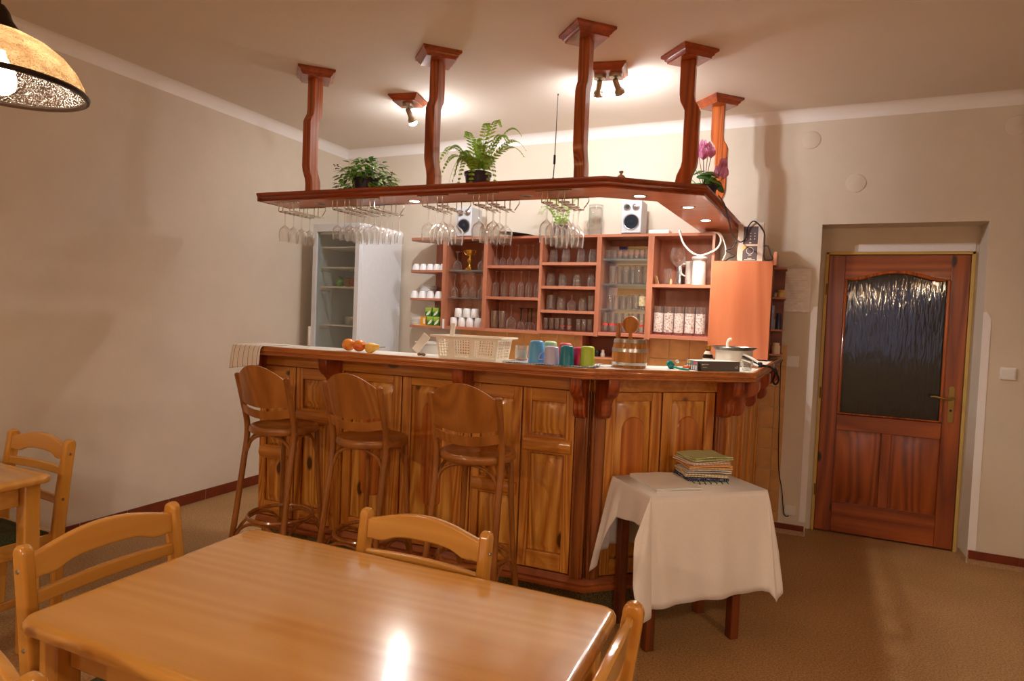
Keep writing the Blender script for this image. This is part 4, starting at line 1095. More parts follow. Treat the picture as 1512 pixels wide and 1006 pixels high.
# bay 1: stemmed glasses and trophy on glass shelves
P_w = stem_prof(0.16, 0.040, 0.082, 0.034, 0.034); put('wine_glass', P_w, -2.628, GY, 1.822, 'upturned wine glass left of the gold trophy cup', 'glass', 'wine glasses beside the trophy', True, 0.16)
put('wine_glass', P_w, -2.394, GY, 1.822, 'upturned wine glass right of the gold trophy cup', 'glass', 'wine glasses beside the trophy', True, 0.16)
tr = thing('trophy_cup', 'small gold trophy cup on the top glass shelf', 'trophy', (-2.512, GY, 1.822))
MB().box(-0.026, 0.026, -0.026, 0.026, 0, 0.022).build('base', GOLD, tr, bevel=0.003)
MB().lathe([(0.018, 0.022), (0.020, 0.03), (0.008, 0.045), (0.007, 0.055), (0.022, 0.075), (0.022, 0.095), (0.010, 0.108), (0.009, 0.115), (0.026, 0.125), (0.034, 0.145), (0.037, 0.17), (0.034, 0.17), (0.028, 0.14), (0, 0.125)], 20).build('cup', GOLD, tr)
for s in (-1, 1): MB().tube(catmull([(s*0.033, 0, 0.165), (s*0.052, 0, 0.166), (s*0.050, 0, 0.145), (s*0.026, 0, 0.128)], 5), 0.0028, 6).build('handle', GOLD, tr)
P_w2 = stem_prof(0.197, 0.032, 0.092, 0.028, 0.033)
for i, x in enumerate((-2.647, -2.555, -2.474, -2.404)):
    put('wine_glass', P_w2, x, GY + (0.0 if i % 2 == 0 else 0.02), 1.594, f'{ORD[i]} upturned wine glass on the glass shelf above the white mugs', 'glass', 'wine glasses above the mugs', True, 0.197)
mug_p = [(0, 0), (0.028, 0), (0.031, 0.004), (0.035, 0.03), (0.0355, 0.072), (0.033, 0.076), (0.031, 0.07), (0.030, 0.02), (0, 0.008)]
def mug(x, y, z, label, group, flip=True, mat=None, handle_ang=-1.5, s=1.0):
    t = thing('mug', label, 'mug', (x, y, z + (0.076*s if flip else 0)), 0, group); t.scale = (s, s, s)
    MB().lathe(mug_p, 22).build('cup', mat or WHITE, t)
    c, sn = cos(handle_ang), sin(handle_ang)
    MB().tube(catmull([(0.033*c, 0.033*sn, 0.062), (0.054*c, 0.054*sn, 0.058), (0.056*c, 0.056*sn, 0.03), (0.034*c, 0.034*sn, 0.018)], 5), 0.004, 6).build('handle', mat or WHITE, t)
    if flip: t.rotation_euler = (PI, 0, 0)
    return t
m0 = None
def mugs(lst):
    global m0
    for x, y, z, lb, g in lst:
        if m0 is None: m0 = mug(x, y, z, lb, g)
        else: dup(m0, (x, y, z+0.076), (PI, 0, random.uniform(-.6, .6)), lb, g)
mugs([(x, GY, 1.354, f'{ORD[i]} white mug in the lower row of the upturned mug pile', 'white mugs piled on the bottom shelf') for i, x in enumerate((-2.640, -2.562, -2.485, -2.408))] +
     [(x, GY+0.005, 1.431, f'{ORD[i]} white mug in the upper row of the upturned mug pile', 'white mugs piled on the bottom shelf') for i, x in enumerate((-2.602, -2.522, -2.446))])
# bay 0: cups, plates, tea
cup_p = [(0, 0), (0.020, 0), (0.022, 0.004), (0.033, 0.03), (0.036, 0.056), (0.0335, 0.056), (0.030, 0.03), (0, 0.008)]
for i, x in enumerate((-3.020, -2.950, -2.880, -2.812, -2.752)):
    put('cup', cup_p, x, 4.62, 1.819, f'{ORD[i]} upturned white cup on the top rounded side shelf', 'cup', 'white cups on the top side shelf', True, 0.056, WHITE)
cup_p2 = [(a*1.02, b*1.07) for a, b in cup_p]
for i, x in enumerate((-3.010, -2.930, -2.850, -2.770)):
    put('cup', cup_p2, x, 4.59, 1.582, f'{ORD[i]} upturned white cup on the middle rounded side shelf', 'cup', 'white cups on the middle side shelf', True, 0.060, WHITE)
PN = ['lowest of', 'second from bottom of', 'third from bottom of', 'fourth from bottom of', 'fifth from bottom of', 'fifth from top of', 'fourth from top of', 'third from top of', 'second from top of', 'topmost of']
pl_p = [(0, 0), (0.064, 0), (0.070, 0.0015), (0.0725, 0.004), (0.0725, 0.0100), (0.0710, 0.0108), (0.066, 0.0095), (0.060, 0.006), (0, 0.006)]
for i in range(10): put('plate', pl_p, -2.945, 4.715, 1.582+0.0115*i, f'white plate, {PN[i]} the stack behind the middle shelf cups', 'plate', 'plate stack behind the cups', False, 0, WHITE, 28)
pl_p2 = [(a*0.88, b) for a, b in pl_p]
for i in range(6): put('plate', pl_p2, -3.000, 4.645, 1.350+0.0118*i, f'white saucer, {(PN[:5] + PN[9:])[i]} the stack on the bottom side shelf', 'plate', 'saucer stack on the bottom shelf', False, 0, WHITE, 28)
def tea_mat():
    m, nt, b = new_mat('green tea box print')
    mp = coords(nt, rnd=False); sep = N(nt, 'ShaderNodeSeparateXYZ'); nt.links.new(mp.outputs[0], sep.inputs[0])
    r1 = ramp(nt, [(0.0, srgb(44, 110, 40)), (0.45, srgb(62, 128, 44)), (0.62, srgb(150, 186, 66)), (1.0, srgb(170, 200, 80))])
    mr = N(nt, 'ShaderNodeMapRange'); mr.inputs['From Max'].default_value = 0.075; nt.links.new(sep.outputs[2], mr.inputs[0])
    nt.links.new(mr.outputs[0], r1.inputs[0]); nt.links.new(r1.outputs[0], b.inputs['Base Color']); b.inputs['Roughness'].default_value = 0.4
    return m
TEA = tea_mat(); LEAFW = plain('white printed leaf', srgb(236, 238, 226), 0.5)
t0 = None
for x, y, z, lb in ((-2.838, 4.60, 1.352, 'green tea box bottom left in the pile on the yellow mat'), (-2.773, 4.60, 1.352, 'green tea box bottom right in the pile on the yellow mat'), (-2.862, 4.61, 1.428, 'green tea box top left in the pile on the yellow mat'), (-2.789, 4.61, 1.428, 'green tea box top right in the pile on the yellow mat')):
    if t0 is None:
        t0 = thing('tea_box', lb, 'box', (x, y, z), 0, 'green tea boxes')
        MB().box(-0.029, 0.029, -0.03, 0.03, 0, 0.075).build('carton', TEA, t0, bevel=0.001)
        MB().extr([(-0.020, -0.0305, 0.006), (0.002, -0.0305, 0.012), (0.020, -0.0305, 0.03), (0.024, -0.0305, 0.052), (0.006, -0.0305, 0.044), (-0.012, -0.0305, 0.026)], (0, -0.0006, 0)).build('printed_leaf', LEAFW, t0)
    else: dup(t0, (x, y, z), None, lb)
yb = thing('tea_box', 'orange yellow tea box left of the green tea boxes', 'box', (-2.905, 4.60, 1.352))
MB().box(-0.024, 0.024, -0.03, 0.03, 0, 0.072).build('carton', plain('orange yellow card', srgb(236, 166, 40), 0.4), yb, bevel=0.001)
MB().box(0.004, 0.022, -0.0306, -0.030, 0.012, 0.058).build('printed_panel', LEAFW, yb)
tag(MB().box(-2.868, -2.812, 4.60, 4.64, 1.504, 1.526).build('tea_packet', plain('pink white packet', srgb(220, 196, 190), 0.5), bevel=0.001), 'small pink and white packet on top of the green tea boxes', 'packet')
# bay 2
P_s = stem_prof(0.172, 0.027, 0.070, 0.025, 0.030, 0.003)
for i, x in enumerate((-2.266, -2.208, -2.142, -2.075, -2.007, -1.945, -1.890)): put('liqueur_glass', P_s, x, GY, 1.859, f'{ORD[i]} upturned small stemmed glass on the top shelf of the flute bay', 'glass', 'small stemmed glasses, top row', True, 0.172)
P_f = stem_prof(0.212, 0.026, 0.128, 0.0235, 0.030, 0.003, 0.35)
for i, x in enumerate((-2.262, -2.186, -2.110, -2.038, -1.969, -1.896)): put('champagne_flute', P_f, x, GY, 1.610, f'{ORD[i]} upturned champagne flute in the middle row of the flute bay', 'glass', 'champagne flutes, middle row', True, 0.212)
P_lt = tumbler_prof(0.145, 0.024, 0.033)
for i, x in enumerate((-2.262, -2.190)): put('tall_glass', P_lt, x, GY, 1.352, f'{ORD[i]} tall flared glass on the bottom shelf of the flute bay', 'glass', 'tall flared glasses below the flutes')
put('wine_glass', stem_prof(0.197, 0.043, 0.10, 0.036, 0.036), -2.102, 4.62, 1.352, 'large upturned wine glass on the bottom shelf of the flute bay', 'glass', 'wine glasses below the flutes', True, 0.197)
put('wine_glass', stem_prof(0.18, 0.036, 0.09, 0.032, 0.032), -2.047, 4.72, 1.352, 'upturned wine glass standing behind the large one below the flutes', 'glass', 'wine glasses below the flutes', True, 0.18)
for i, x in enumerate((-2.018, -1.971, -1.926, -1.886)):
    h = 0.176; y_ = 4.62 + (0.03 if i % 2 else 0); g = thing('hock_glass', f'{ORD[i]} upturned glass with dark green stem on the bottom shelf', 'glass', (x, y_, 1.352+h), 0, 'green stemmed glasses'); g.rotation_euler = (PI, 0, 0)
    if i == 0:
        pr = stem_prof(h, 0.025, 0.062, 0.023, 0.028, 0.004); g0 = g
        MB().lathe(pr[:8], 18).build('stem', GLASSGS, g, label='dark green stem'); MB().lathe(pr[7:], 18).build('bowl', GLASSP, g)
    else:
        for c in g0.children:
            k = c.copy(); COL.objects.link(k); k.parent = g
# bay 3
P_t = tumbler_prof(0.066, 0.026, 0.036)
for zrow, xs, nm in ((1.885, (-1.768, -1.667, -1.544, -1.450), 'top'), (1.703, (-1.785, -1.684, -1.568, -1.452), 'second')):
    for i, x in enumerate(xs):
        put('tumbler', P_t, x, GY, zrow, f'lower tumbler of the {ORD[i]} nested pair on the {nm} tumbler shelf', 'glass', f'nested tumblers, {nm} shelf', True, 0.066, None, 22)
        put('tumbler', P_t, x+0.001, GY, zrow+0.040, f'upper tumbler of the {ORD[i]} nested pair on the {nm} tumbler shelf', 'glass', f'nested tumblers, {nm} shelf', True, 0.066, None, 22)
jg = thing('glass_tankard', 'glass tankard with handle, third shelf of the tumbler bay', 'glass', (-1.776, GY, 1.518))
MB().lathe(tumbler_prof(0.118, 0.033, 0.035, 0.01), 22).build('body', GLASS, jg)
MB().tube(catmull([(0.034, 0, 0.10), (0.06, 0, 0.095), (0.06, 0, 0.04), (0.034, 0, 0.03)], 5), 0.005, 7).build('handle', GLASS, jg)
P_r = tumbler_prof(0.108, 0.026, 0.030, 0.008, 0.006)
put('round_tumbler', P_r, -1.690, GY, 1.518, 'rounded upturned tumbler right of the tankard', 'glass', 'rounded tumblers', True, 0.108)
put('round_tumbler', P_r, -1.514, GY, 1.518, 'rounded upturned tumbler right of the brandy glass', 'glass', 'rounded tumblers', True, 0.108)
put('round_tumbler', tumbler_prof(0.118, 0.026, 0.033), -1.440, GY, 1.518, 'tall tumbler at the right end of the brandy glass shelf', 'glass', 'rounded tumblers')
put('brandy_glass', stem_prof(0.125, 0.039, 0.082, 0.029, 0.031, 0.004), -1.602, GY, 1.518, 'upturned brandy glass between the rounded tumblers', 'glass', 'brandy glass', True, 0.125)
P_sh = tumbler_prof(0.096, 0.017, 0.023, 0.012)
for i, x in enumerate((-1.800, -1.752, -1.706)): put('shot_glass', P_sh, x, 4.615, 1.360, f'{ORD[i]} plain shot glass left of the red labelled pair', 'glass', 'plain shot glasses, left trio')
for i, x in enumerate((-1.531, -1.486, -1.440)): put('shot_glass', P_sh, x, 4.615, 1.360, f'{ORD[i]} plain shot glass right of the red labelled pair', 'glass', 'plain shot glasses, right trio')
REDL = plain('red printed band', srgb(204, 70, 60), 0.5)
def banded(name, label, group, x, y, z, h, r, b0, b1, mat, n=20, src=None):
    if src is not None: return dup(src, (x, y, z), None, label, group)
    t = thing(name, label, 'glass', (x, y, z), 0, group)
    MB().lathe(tumbler_prof(h, r*0.92, r), n).build('body', GLASS, t)
    MB().lathe([(r*0.955+0.001, b0), (r*0.965+0.001, b1)], n).build('printed_band', mat, t)
    return t
s0 = banded('labelled_shot_glass', 'left one of two shot glasses with a red label', 'red labelled shot glasses', -1.662, 4.615, 1.360, 0.098, 0.019, 0.034, 0.042, REDL)
banded('', 'right one of two shot glasses with a red label', 'red labelled shot glasses', -1.606, 4.615, 1.360, 0, 0, 0, 0, None, src=s0)
# bay 4: mirrored
P_m1 = tumbler_prof(0.072, 0.021, 0.024)
for i, x in enumerate((-1.325, -1.280, -1.236, -1.193, -1.150, -1.108, -1.068, -1.035)): put('small_tumbler', P_m1, x, 4.64, 1.914, f'{ORD[i]} small tumbler on the top glass shelf before the mirror', 'glass', 'small tumblers before the mirror')
P_m2 = tumbler_prof(0.136, 0.023, 0.028)
for i, x in enumerate((-1.288, -1.236, -1.184, -1.137, -1.090, -1.042)): put('tall_tumbler', P_m2, x, 4.64 + 0.02*(i % 2), 1.727, f'{ORD[i]} tall tumbler on the second glass shelf before the mirror', 'glass', 'tall tumblers before the mirror')
P_m3 = tumbler_prof(0.106, 0.022, 0.025)
for i, x in enumerate((-1.298, -1.246, -1.196, -1.148)): put('tumbler', P_m3, x, 4.64, 1.541, f'{ORD[i]} upturned tumbler on the third glass shelf before the mirror', 'glass', 'tumblers on the third mirrored shelf', True, 0.106)
YEP = plain('yellow and white print', srgb(214, 196, 150), 0.5, noise=0.3, nscale=70)
banded('printed_glass', 'clear glass left of the yellow printed one on the third mirrored shelf', None, -1.098, 4.63, 1.541, 0.112, 0.027, 0.03, 0.031, GLASS)
yg = banded('printed_glass', 'yellow and white printed glass at the end of the third mirrored shelf', None, -1.046, 4.62, 1.541, 0.114, 0.028, 0.03, 0.10, YEP)
g4 = None
for i, x in enumerate((-1.322, -1.268, -1.216, -1.164, -1.096, -1.045)):
    lb = f'{ORD[i]} tall glass with red band on the bottom mirrored shelf'
    if g4 is None: g4 = banded('banded_tall_glass', lb, 'red banded tall glasses', x, 4.62, 1.366, 0.148, 0.0245, 0.052, 0.068, REDL)
    else: banded('', lb, None, x, 4.62, 1.366, 0, 0, 0, 0, None, src=g4)
# bay 5
put('tall_glass', tumbler_prof(0.118, 0.024, 0.029), -0.881, 4.64, 1.729, 'tall plain glass beside the wine balloon', 'glass', 'glasses in the right bay')
put('wine_balloon', stem_prof(0.262, 0.058, 0.128, 0.044, 0.045, 0.0045, 0.55), -0.803, 4.598, 1.729, 'large wine balloon glass on the upper right shelf', 'glass', 'glasses in the right bay', False, 0, None, 28)
lathe_thing('steel_canister', [(0, 0), (0.026, 0), (0.026, 0.14), (0.022, 0.146), (0, 0.146)], METAL, 'narrow steel canister behind the wine balloon', 'canister', (-0.812, 4.76, 1.729))
jg = thing('white_jug', 'white enamel jug with side handle beside the wine balloon', 'jug', (-0.728, 4.715, 1.729))
MB().lathe([(0, 0), (0.036, 0), (0.038, 0.004), (0.036, 0.155), (0.042, 0.165), (0.042, 0.176), (0, 0.178)], 28).build('body', PLAST, jg)
MB().lathe([(0.0385, 0.003), (0.0388, 0.010)], 28).build('base_band', plain('orange band', srgb(226, 110, 50), 0.4), jg)
MB().tube(catmull([(-0.034, -0.008, 0.16), (-0.066, -0.016, 0.15), (-0.062, -0.016, 0.09), (-0.036, -0.010, 0.07)], 6), 0.006, 8).build('handle', PLAST, jg)
cn = thing('white_canister', 'white lidded canister on the upper right shelf', 'canister', (-0.655, 4.61, 1.729))
MB().lathe([(0, 0), (0.047, 0), (0.049, 0.004), (0.046, 0.178), (0, 0.178)], 28).build('body', PLAST, cn)
MB().lathe([(0, 0.178), (0.052, 0.178), (0.054, 0.183), (0.054, 0.196), (0.05, 0.20), (0, 0.202)], 28).build('lid', PLAST, cn)
tag(MB().box(-0.0015, 0.0015, -0.035, 0.035, 0, 0.062).build('card', plain('tan card', srgb(206, 168, 120), 0.7), loc=(-0.945, 4.60, 1.730), rot=(0, rad(-22), rad(40))), 'tan card leaning on the left upright of the right bay', 'card')
tag(MB().extr([(-0.008, 0, 0), (0.008, 0, 0), (0.008, 0, 0.03), (0.0, 0, 0.045), (-0.008, 0, 0.03)], (0, 0.012, 0)).build('wooden_peg', plain('pale wood', srgb(206, 170, 120), 0.6), loc=(-0.846, 4.60, 1.729)), 'small pale wooden peg beside the wine balloon', 'peg')
def printed():
    m, nt, b = new_mat('white speckled print'); mp = coords(nt)
    nz = N(nt, 'ShaderNodeTexNoise', Scale=85.0, Detail=3.0); nt.links.new(mp.outputs[0], nz.inputs['Vector'])
    rp = ramp(nt, [(0.36, srgb(150, 118, 112)), (0.44, srgb(214, 194, 186)), (0.62, srgb(238, 224, 216))]); nt.links.new(nz.outputs['Fac'], rp.inputs[0])
    nt.links.new(rp.outputs[0], b.inputs['Base Color']); b.inputs['Roughness'].default_value = 0.3; b.inputs['Alpha'].default_value = 0.85
    return m
PRN = printed(); p0 = None
for i, x in enumerate((-0.922, -0.850, -0.777, -0.702, -0.628)):
    lb = f'{ORD[i]} tall glass with white speckled print on the bottom right shelf'
    if p0 is None: p0 = banded('printed_tall_glass', lb, 'printed tall glasses', x, 4.61, 1.367, 0.205, 0.035, 0.02, 0.158, PRN, 26)
    else: banded('', lb, None, x, 4.61, 1.367, 0, 0, 0, 0, None, src=p0)

# ------------------------------------------------------------------ things standing on top of the shelving
def speaker(label, x):
    t = thing('speaker', label, 'speaker', (x, 4.66, ZT), 0, 'silver bookshelf speakers')
    MB().box(-0.074, 0.074, -0.09, 0.09, 0.008, 0.248).build('box', SPKGREY, t, bevel=0.006)
    MB().box(-0.07, 0.07, -0.086, 0.086, 0, 0.008).build('foot', BLACK, t)
    R = lambda cx, cz: Matrix.Translation((cx, -0.090, cz)) @ Matrix.Rotation(PI/2, 4, 'X')
    w_ = MB().lathe([(0.058, -0.001), (0.060, 0.004), (0.053, 0.005), (0.050, 0.003)], 32, R(0, 0.090)).build('woofer_ring', METAL, t)
    MB().lathe([(0.052, 0.004), (0.049, 0.006), (0.044, 0.006), (0.020, 0.0025), (0.018, 0.004), (0, 0.006)], 32, R(0, 0.090)).build('cone', CONE, w_)
    a = MB().lathe([(0.028, -0.001), (0.028, 0.003), (0.022, 0.004), (0.020, 0.002)], 24, R(0.032, 0.200)).build('tweeter', METAL, t); MB().lathe([(0.021, 0.001), (0.014, 0.003), (0, 0.009)], 20, R(0.032, 0.200)).build('dome', METAL, a)
    a = MB().lathe([(0.028, -0.001), (0.028, 0.003), (0.020, 0.004), (0.016, 0.001)], 24, R(-0.032, 0.200)).build('port_ring', METAL, t); MB().lathe([(0.018, 0.0015), (0.0, 0.001)], 20, R(-0.032, 0.200)).build('port', BLACK, a)
    return t
s0 = speaker('silver speaker on the left of the shelving top, behind the hanging glasses', -2.545)
dup(s0, (-1.148, 4.66, ZT), None, 'silver speaker on the right of the shelving top, above the mirrored bay')
tag(MB().lathe([(0, 0), (0.14, 0), (0.165, 0.012), (0.168, 0.016), (0.140, 0.006), (0, 0.005)], 36).build('black_tray', BLACKG, loc=(-2.10, 4.67, ZT+0.012), rot=(0, rad(5), 0)), 'black tray lying on the shelving top', 'tray')
vs_ = thing('glass_vase', 'tall clear glass vase standing upside down on the shelving top', 'vase', (-1.446, 4.66, ZT))
MB().lathe([(0.054, 0), (0.056, 0.0), (0.056, 0.20), (0.058, 0.232), (0.054, 0.238), (0, 0.238), (0, 0.222), (0.048, 0.218), (0.053, 0.20), (0.054, 0.0)], 32).build('body', GLASS, vs_)
MB().lathe([(0.0565, 0.058), (0.059, 0.062), (0.0565, 0.066)], 32).build('ring', GLASS, vs_)
tag(MB().box(-0.075, 0.075, -0.05, 0.05, 0, 0.030).build('router', PLAST, loc=(-0.945, 4.63, ZT), bevel=0.008, seg=3), 'flat white router box on the shelving top', 'router')
tag(MB().tube(catmull([(-0.80, 4.66, ZT+0.008), (-0.792, 4.56, ZT+0.016), (-0.790, 4.535, 2.095), (-0.758, 4.525, 2.015), (-0.705, 4.52, 1.956), (-0.644, 4.52, 1.930), (-0.583, 4.52, 1.947), (-0.530, 4.52, 1.978), (-0.508, 4.52, 2.033), (-0.535, 4.54, 2.085), (-0.62, 4.60, 2.100), (-0.70, 4.68, 2.098)], 6), 0.0065, 8).build('white_cable', PLAST), 'thick white cable looping down from the shelving top', 'cable')
tag(MB().tube(catmull([(-0.54, 4.60, 2.10), (-0.512, 4.54, 2.075), (-0.482, 4.52, 2.010), (-0.470, 4.50, 1.941), (-0.488, 4.49, 1.893)], 6), 0.004, 7).build('thin_white_cable', PLAST), 'thin white cable dropping behind the orange cabinet', 'cable')

# ------------------------------------------------------------------ orange wall cabinet, end shelf and box
cb = thing('wall_cabinet', 'orange cherry wall cabinet at the right end of the shelving', 'cabinet', (-0.355, 4.62, 1.236))
co = cb.location
MB().box(-0.545, -0.168, 4.438, 4.815, 1.236, 1.884).build('carcass', CHERRY, cb, off=co, bevel=0.001)
MB().box(-0.544, -0.166, 4.42, 4.437, 1.238, 1.882).build('door', ORANGE, cb, off=co, bevel=0.0015, label='plain orange cherry door')
es = thing('end_shelf', 'narrow open shelf fixed to the right side of the orange cabinet', 'shelf', (-0.13, 4.62, 1.02))
eo = es.location
MB().extr([(-0.166, 4.425, 1.855), (-0.166, 4.80, 1.855), (-0.166, 4.80, 1.95)] + [(-0.166, 4.50 - 0.075*sin(a), 1.885 + 0.065*cos(a)) for a in [PI/2*k/8 for k in range(9)]], (0.020, 0, 0)).build('rounded_end', CHERRYX, es, off=eo, bevel=0.001)
MB().box(-0.166, -0.085, 4.60, 4.80, 1.845, 1.857).build('board', CHERRYX, es, off=eo)
for z in (1.655, 1.44, 1.275): MB().box(-0.166, -0.085, 4.56, 4.80, z-0.012, z).build('board', CHERRYX, es, off=eo)
MB().box(-0.166, -0.095, 4.795, 4.81, 1.25, 1.86).build('back', DARKNICHE, es, off=eo)
stf = (('tub', 'small yellow tub on the upper end shelf', srgb(206, 164, 84), -0.112, 1.655, 0.026, 0.05), ('jar', 'white jar on the upper end shelf', srgb(226, 220, 210), -0.148, 1.655, 0.014, 0.034), ('bottle', 'dark blue bottle on the middle end shelf', srgb(38, 40, 66), -0.118, 1.44, 0.020, 0.11), ('tin', 'white tin on the middle end shelf', srgb(222, 214, 200), -0.148, 1.44, 0.016, 0.07), ('tub', 'cream tub on the lowest end shelf', srgb(232, 208, 180), -0.125, 1.275, 0.026, 0.075), ('jar', 'red jar on the lowest end shelf', srgb(190, 36, 30), -0.148, 1.275, 0.016, 0.04))
for k, (nm, lb, c, x, z, r, h) in enumerate(stf):
    lathe_thing(nm, [(0, 0), (r, 0), (r, h*0.7), (r*0.8, h*0.78), (r*0.82, h), (0, h)], plain(lb + ' finish', c, 0.35), lb, nm, (x, 4.60 + 0.06*(k % 2), z), 18)
tag(MB().box(-0.164, -0.150, 4.60, 4.76, 1.442, 1.600).build('blue_folder', plain('blue grey card', srgb(150, 156, 190), 0.5)), 'blue grey folder standing on the middle end shelf', 'folder')
bx = thing('appliance_box', 'beige carton with dark printed front standing on the orange cabinet', 'box', (-0.3165, 4.56, 1.884))
MB().box(-0.0800, 0.0800, -0.06, 0.06, 0.002, 0.262).build('carton', plain('beige card', srgb(226, 206, 188), 0.5), bx, bevel=0.001)
DKP = plain('plum grey print', srgb(92, 76, 82), 0.5); YLP = plain('yellow print', srgb(234, 184, 80), 0.5); LTP = plain('light print', srgb(232, 224, 216), 0.5)
def quad(x0, x1, z0, z1, y=-0.0606): return [(x0, y, z0), (x1, y, z0), (x1, y, z1), (x0, y, z1)]
MB().extr(quad(-0.046, 0.046, 0.118, 0.236), (0, 0.0004, 0)).extr(quad(-0.046, 0.046, 0.008, 0.106), (0, 0.0004, 0)).build('printed_front', DKP, bx)
MB().extr([(-0.046, -0.0610, 0.106), (-0.018, -0.0610, 0.106), (-0.046, -0.0610, 0.072)], (0, 0.0004, 0)).build('yellow_corner', YLP, bx)
m = MB()
for i in range(3):
    for j in range(3): m.extr([(-0.026+0.026*i+0.0035*cos(a), -0.0612, 0.152+0.019*j+0.0035*sin(a)) for a in [2*PI*k/10 for k in range(10)]], (0, 0.0004, 0))
m.extr(quad(-0.008, 0.006, 0.124, 0.130, -0.0612), (0, 0.0004, 0)).extr(quad(-0.014, 0.012, 0.021, 0.026, -0.0612), (0, 0.0004, 0)).extr(quad(-0.034, 0.034, 0.013, 0.016, -0.0612), (0, 0.0004, 0)).extr(quad(-0.010, 0.010, 0.043, 0.045, -0.0612), (0, 0.0004, 0))
m.tube([(0.022*cos(a), -0.0612, 0.074 + 0.022*sin(a)) for a in [2*PI*k/32 for k in range(32)]], 0.0016, 6, closed=True)
m.build('printed_icons', LTP, bx)
for s in (-1, 1): MB().extr(quad(s*0.062-0.013, s*0.062+0.013, 0.02, 0.245), (0, 0.0004, 0)).build('printed_side', plain('pinkish grey print', srgb(206, 188, 178), 0.5), bx)
MB().box(-0.07, 0.06, -0.05, 0.05, 0.0, 0.002).build('foot', BLACK, bx)
tag(MB().tube(catmull([(-0.44, 3.70, 2.176), (-0.43, 3.90, 2.165), (-0.415, 4.00, 2.10), (-0.405, 4.20, 2.03), (-0.378, 4.46, 2.012), (-0.346, 4.485, 2.045), (-0.335, 4.485, 2.115), (-0.296, 4.485, 2.152), (-0.237, 4.488, 2.085), (-0.228, 4.486, 2.016), (-0.226, 4.47, 1.92), (-0.215, 4.45, 1.890)], 6), 0.0045, 7).build('black_cable', BLACK), 'black cable running from the canopy over the beige carton', 'cable')
tag(MB().tube(catmull([(-0.40, 4.48, 2.023), (-0.43, 4.47, 1.973), (-0.464, 4.46, 1.956), (-0.437, 4.46, 1.940), (-0.41, 4.46, 1.918), (-0.444, 4.47, 1.905), (-0.470, 4.48, 1.889), (-0.52, 4.50, 1.888)], 6), 0.004, 6).build('tangled_cable', BLACK), 'tangled black cable left of the beige carton', 'cable')
tag(MB().tube(catmull([(-0.232, 4.48, 1.985), (-0.205, 4.46, 1.985), (-0.185, 4.45, 1.93), (-0.172, 4.44, 1.895), (-0.22, 4.44, 1.888)], 6), 0.004, 6).build('looped_cable', BLACK), 'short looped black cable right of the beige carton', 'cable')

# ------------------------------------------------------------------ fittings on the back wall
def rocker(x0, x1, z0, z1, n, label):
    t = thing('light_switch', label, 'switch', ((x0+x1)/2, YB, (z0+z1)/2)); w_ = (x1-x0)/2; h = (z1-z0)/2
    MB().box(-w_, w_, -0.009, -0.0005, -h, h).build('frame', PLAST, t, bevel=0.003)
    for k in range(n):
        a = -w_+0.008 + (2*w_-0.016)*k/n
        MB().hexa([(a+.001, -0.010, -h+.01), (a+(2*w_-.016)/n-.001, -0.010, -h+.01), (a+(2*w_-.016)/n-.001, -0.008, -h+.01), (a+.001, -0.008, -h+.01), (a+.001, -0.014, h-.01), (a+(2*w_-.016)/n-.001, -0.014, h-.01), (a+(2*w_-.016)/n-.001, -0.008, h-.01), (a+.001, -0.008, h-.01)]).build('rocker', WHITE, t)
rocker(-0.060, 0.021, 1.180, 1.258, 2, 'double white light switch left of the door')
rocker(1.162, 1.244, 1.186, 1.262, 1, 'single white light switch right of the door')
sk = thing('wall_socket', 'white wall socket near the floor left of the door', 'socket', (0.018, YB, 0.172))
MB().box(-0.038, 0.036, -0.012, -0.0005, -0.036, 0.034).build('plate', PLAST, sk, bevel=0.006, seg=3)
MB().lathe([(0.022, 0), (0.022, 0.002), (0.018, 0.002), (0.017, -0.004), (0, -0.004)], 24, Matrix.Translation((0, -0.012, 0)) @ Matrix.Rotation(PI/2, 4, 'X')).build('outlet', PLAST, sk)
tag(MB().tube(catmull([(-0.085, 4.80, 1.225), (-0.094, 4.812, 1.187), (-0.090, 4.814, 1.05), (-0.086, 4.814, 0.901), (-0.080, 4.814, 0.662), (-0.067, 4.814, 0.443), (-0.040, 4.814, 0.307), (-0.022, 4.812, 0.16), (-0.005, 4.812, 0.128), (0.012, 4.812, 0.134)], 5), 0.003, 7).build('socket_cable', BLACK), 'thin black cable running down the ochre tiles to the socket', 'cable')
for x, z, lb in ((0.018, 2.753, 'upper round plastered junction cover beside the canopy'), (0.307, 2.443, 'round plastered junction cover above the door recess'), (1.165, 2.755, 'round plastered junction cover at the right edge of the wall')):
    tag(MB().lathe([(0, 0.004), (0.056, 0.004), (0.061, 0.002), (0.062, 0)], 32, Matrix.Rotation(PI/2, 4, 'X')).build('junction_cover', WALL, loc=(x, YB-0.0002, z)), lb, 'cover')
ps = thing('notice_sleeve', 'printed notice in a clear plastic sleeve hung on the wall beside the door', 'notice', (-0.03, YB-0.004, 1.72))
m = MB().grid(lambda u, v: (-0.098+0.198*u, 0.0015*sin(u*9+v*7), -0.152+0.30*v), 10, 12)
m.build('paper', plain('grey pink notice paper', srgb(250, 238, 232), 0.5, noise=0.05, nscale=20), ps)
m = MB()
for k in range(12):
    w_ = (0.15, 0.12, 0.16, 0.10)[k % 4]; m.extr([(-0.08, -0.0035, 0.10-0.018*k), (-0.08+w_, -0.0035, 0.10-0.018*k), (-0.08+w_, -0.0035, 0.104-0.018*k), (-0.08, -0.0035, 0.104-0.018*k)], (0, 0.0003, 0))
m.build('faint_lines', plain('faint grey print', srgb(238, 224, 216), 0.6), ps)
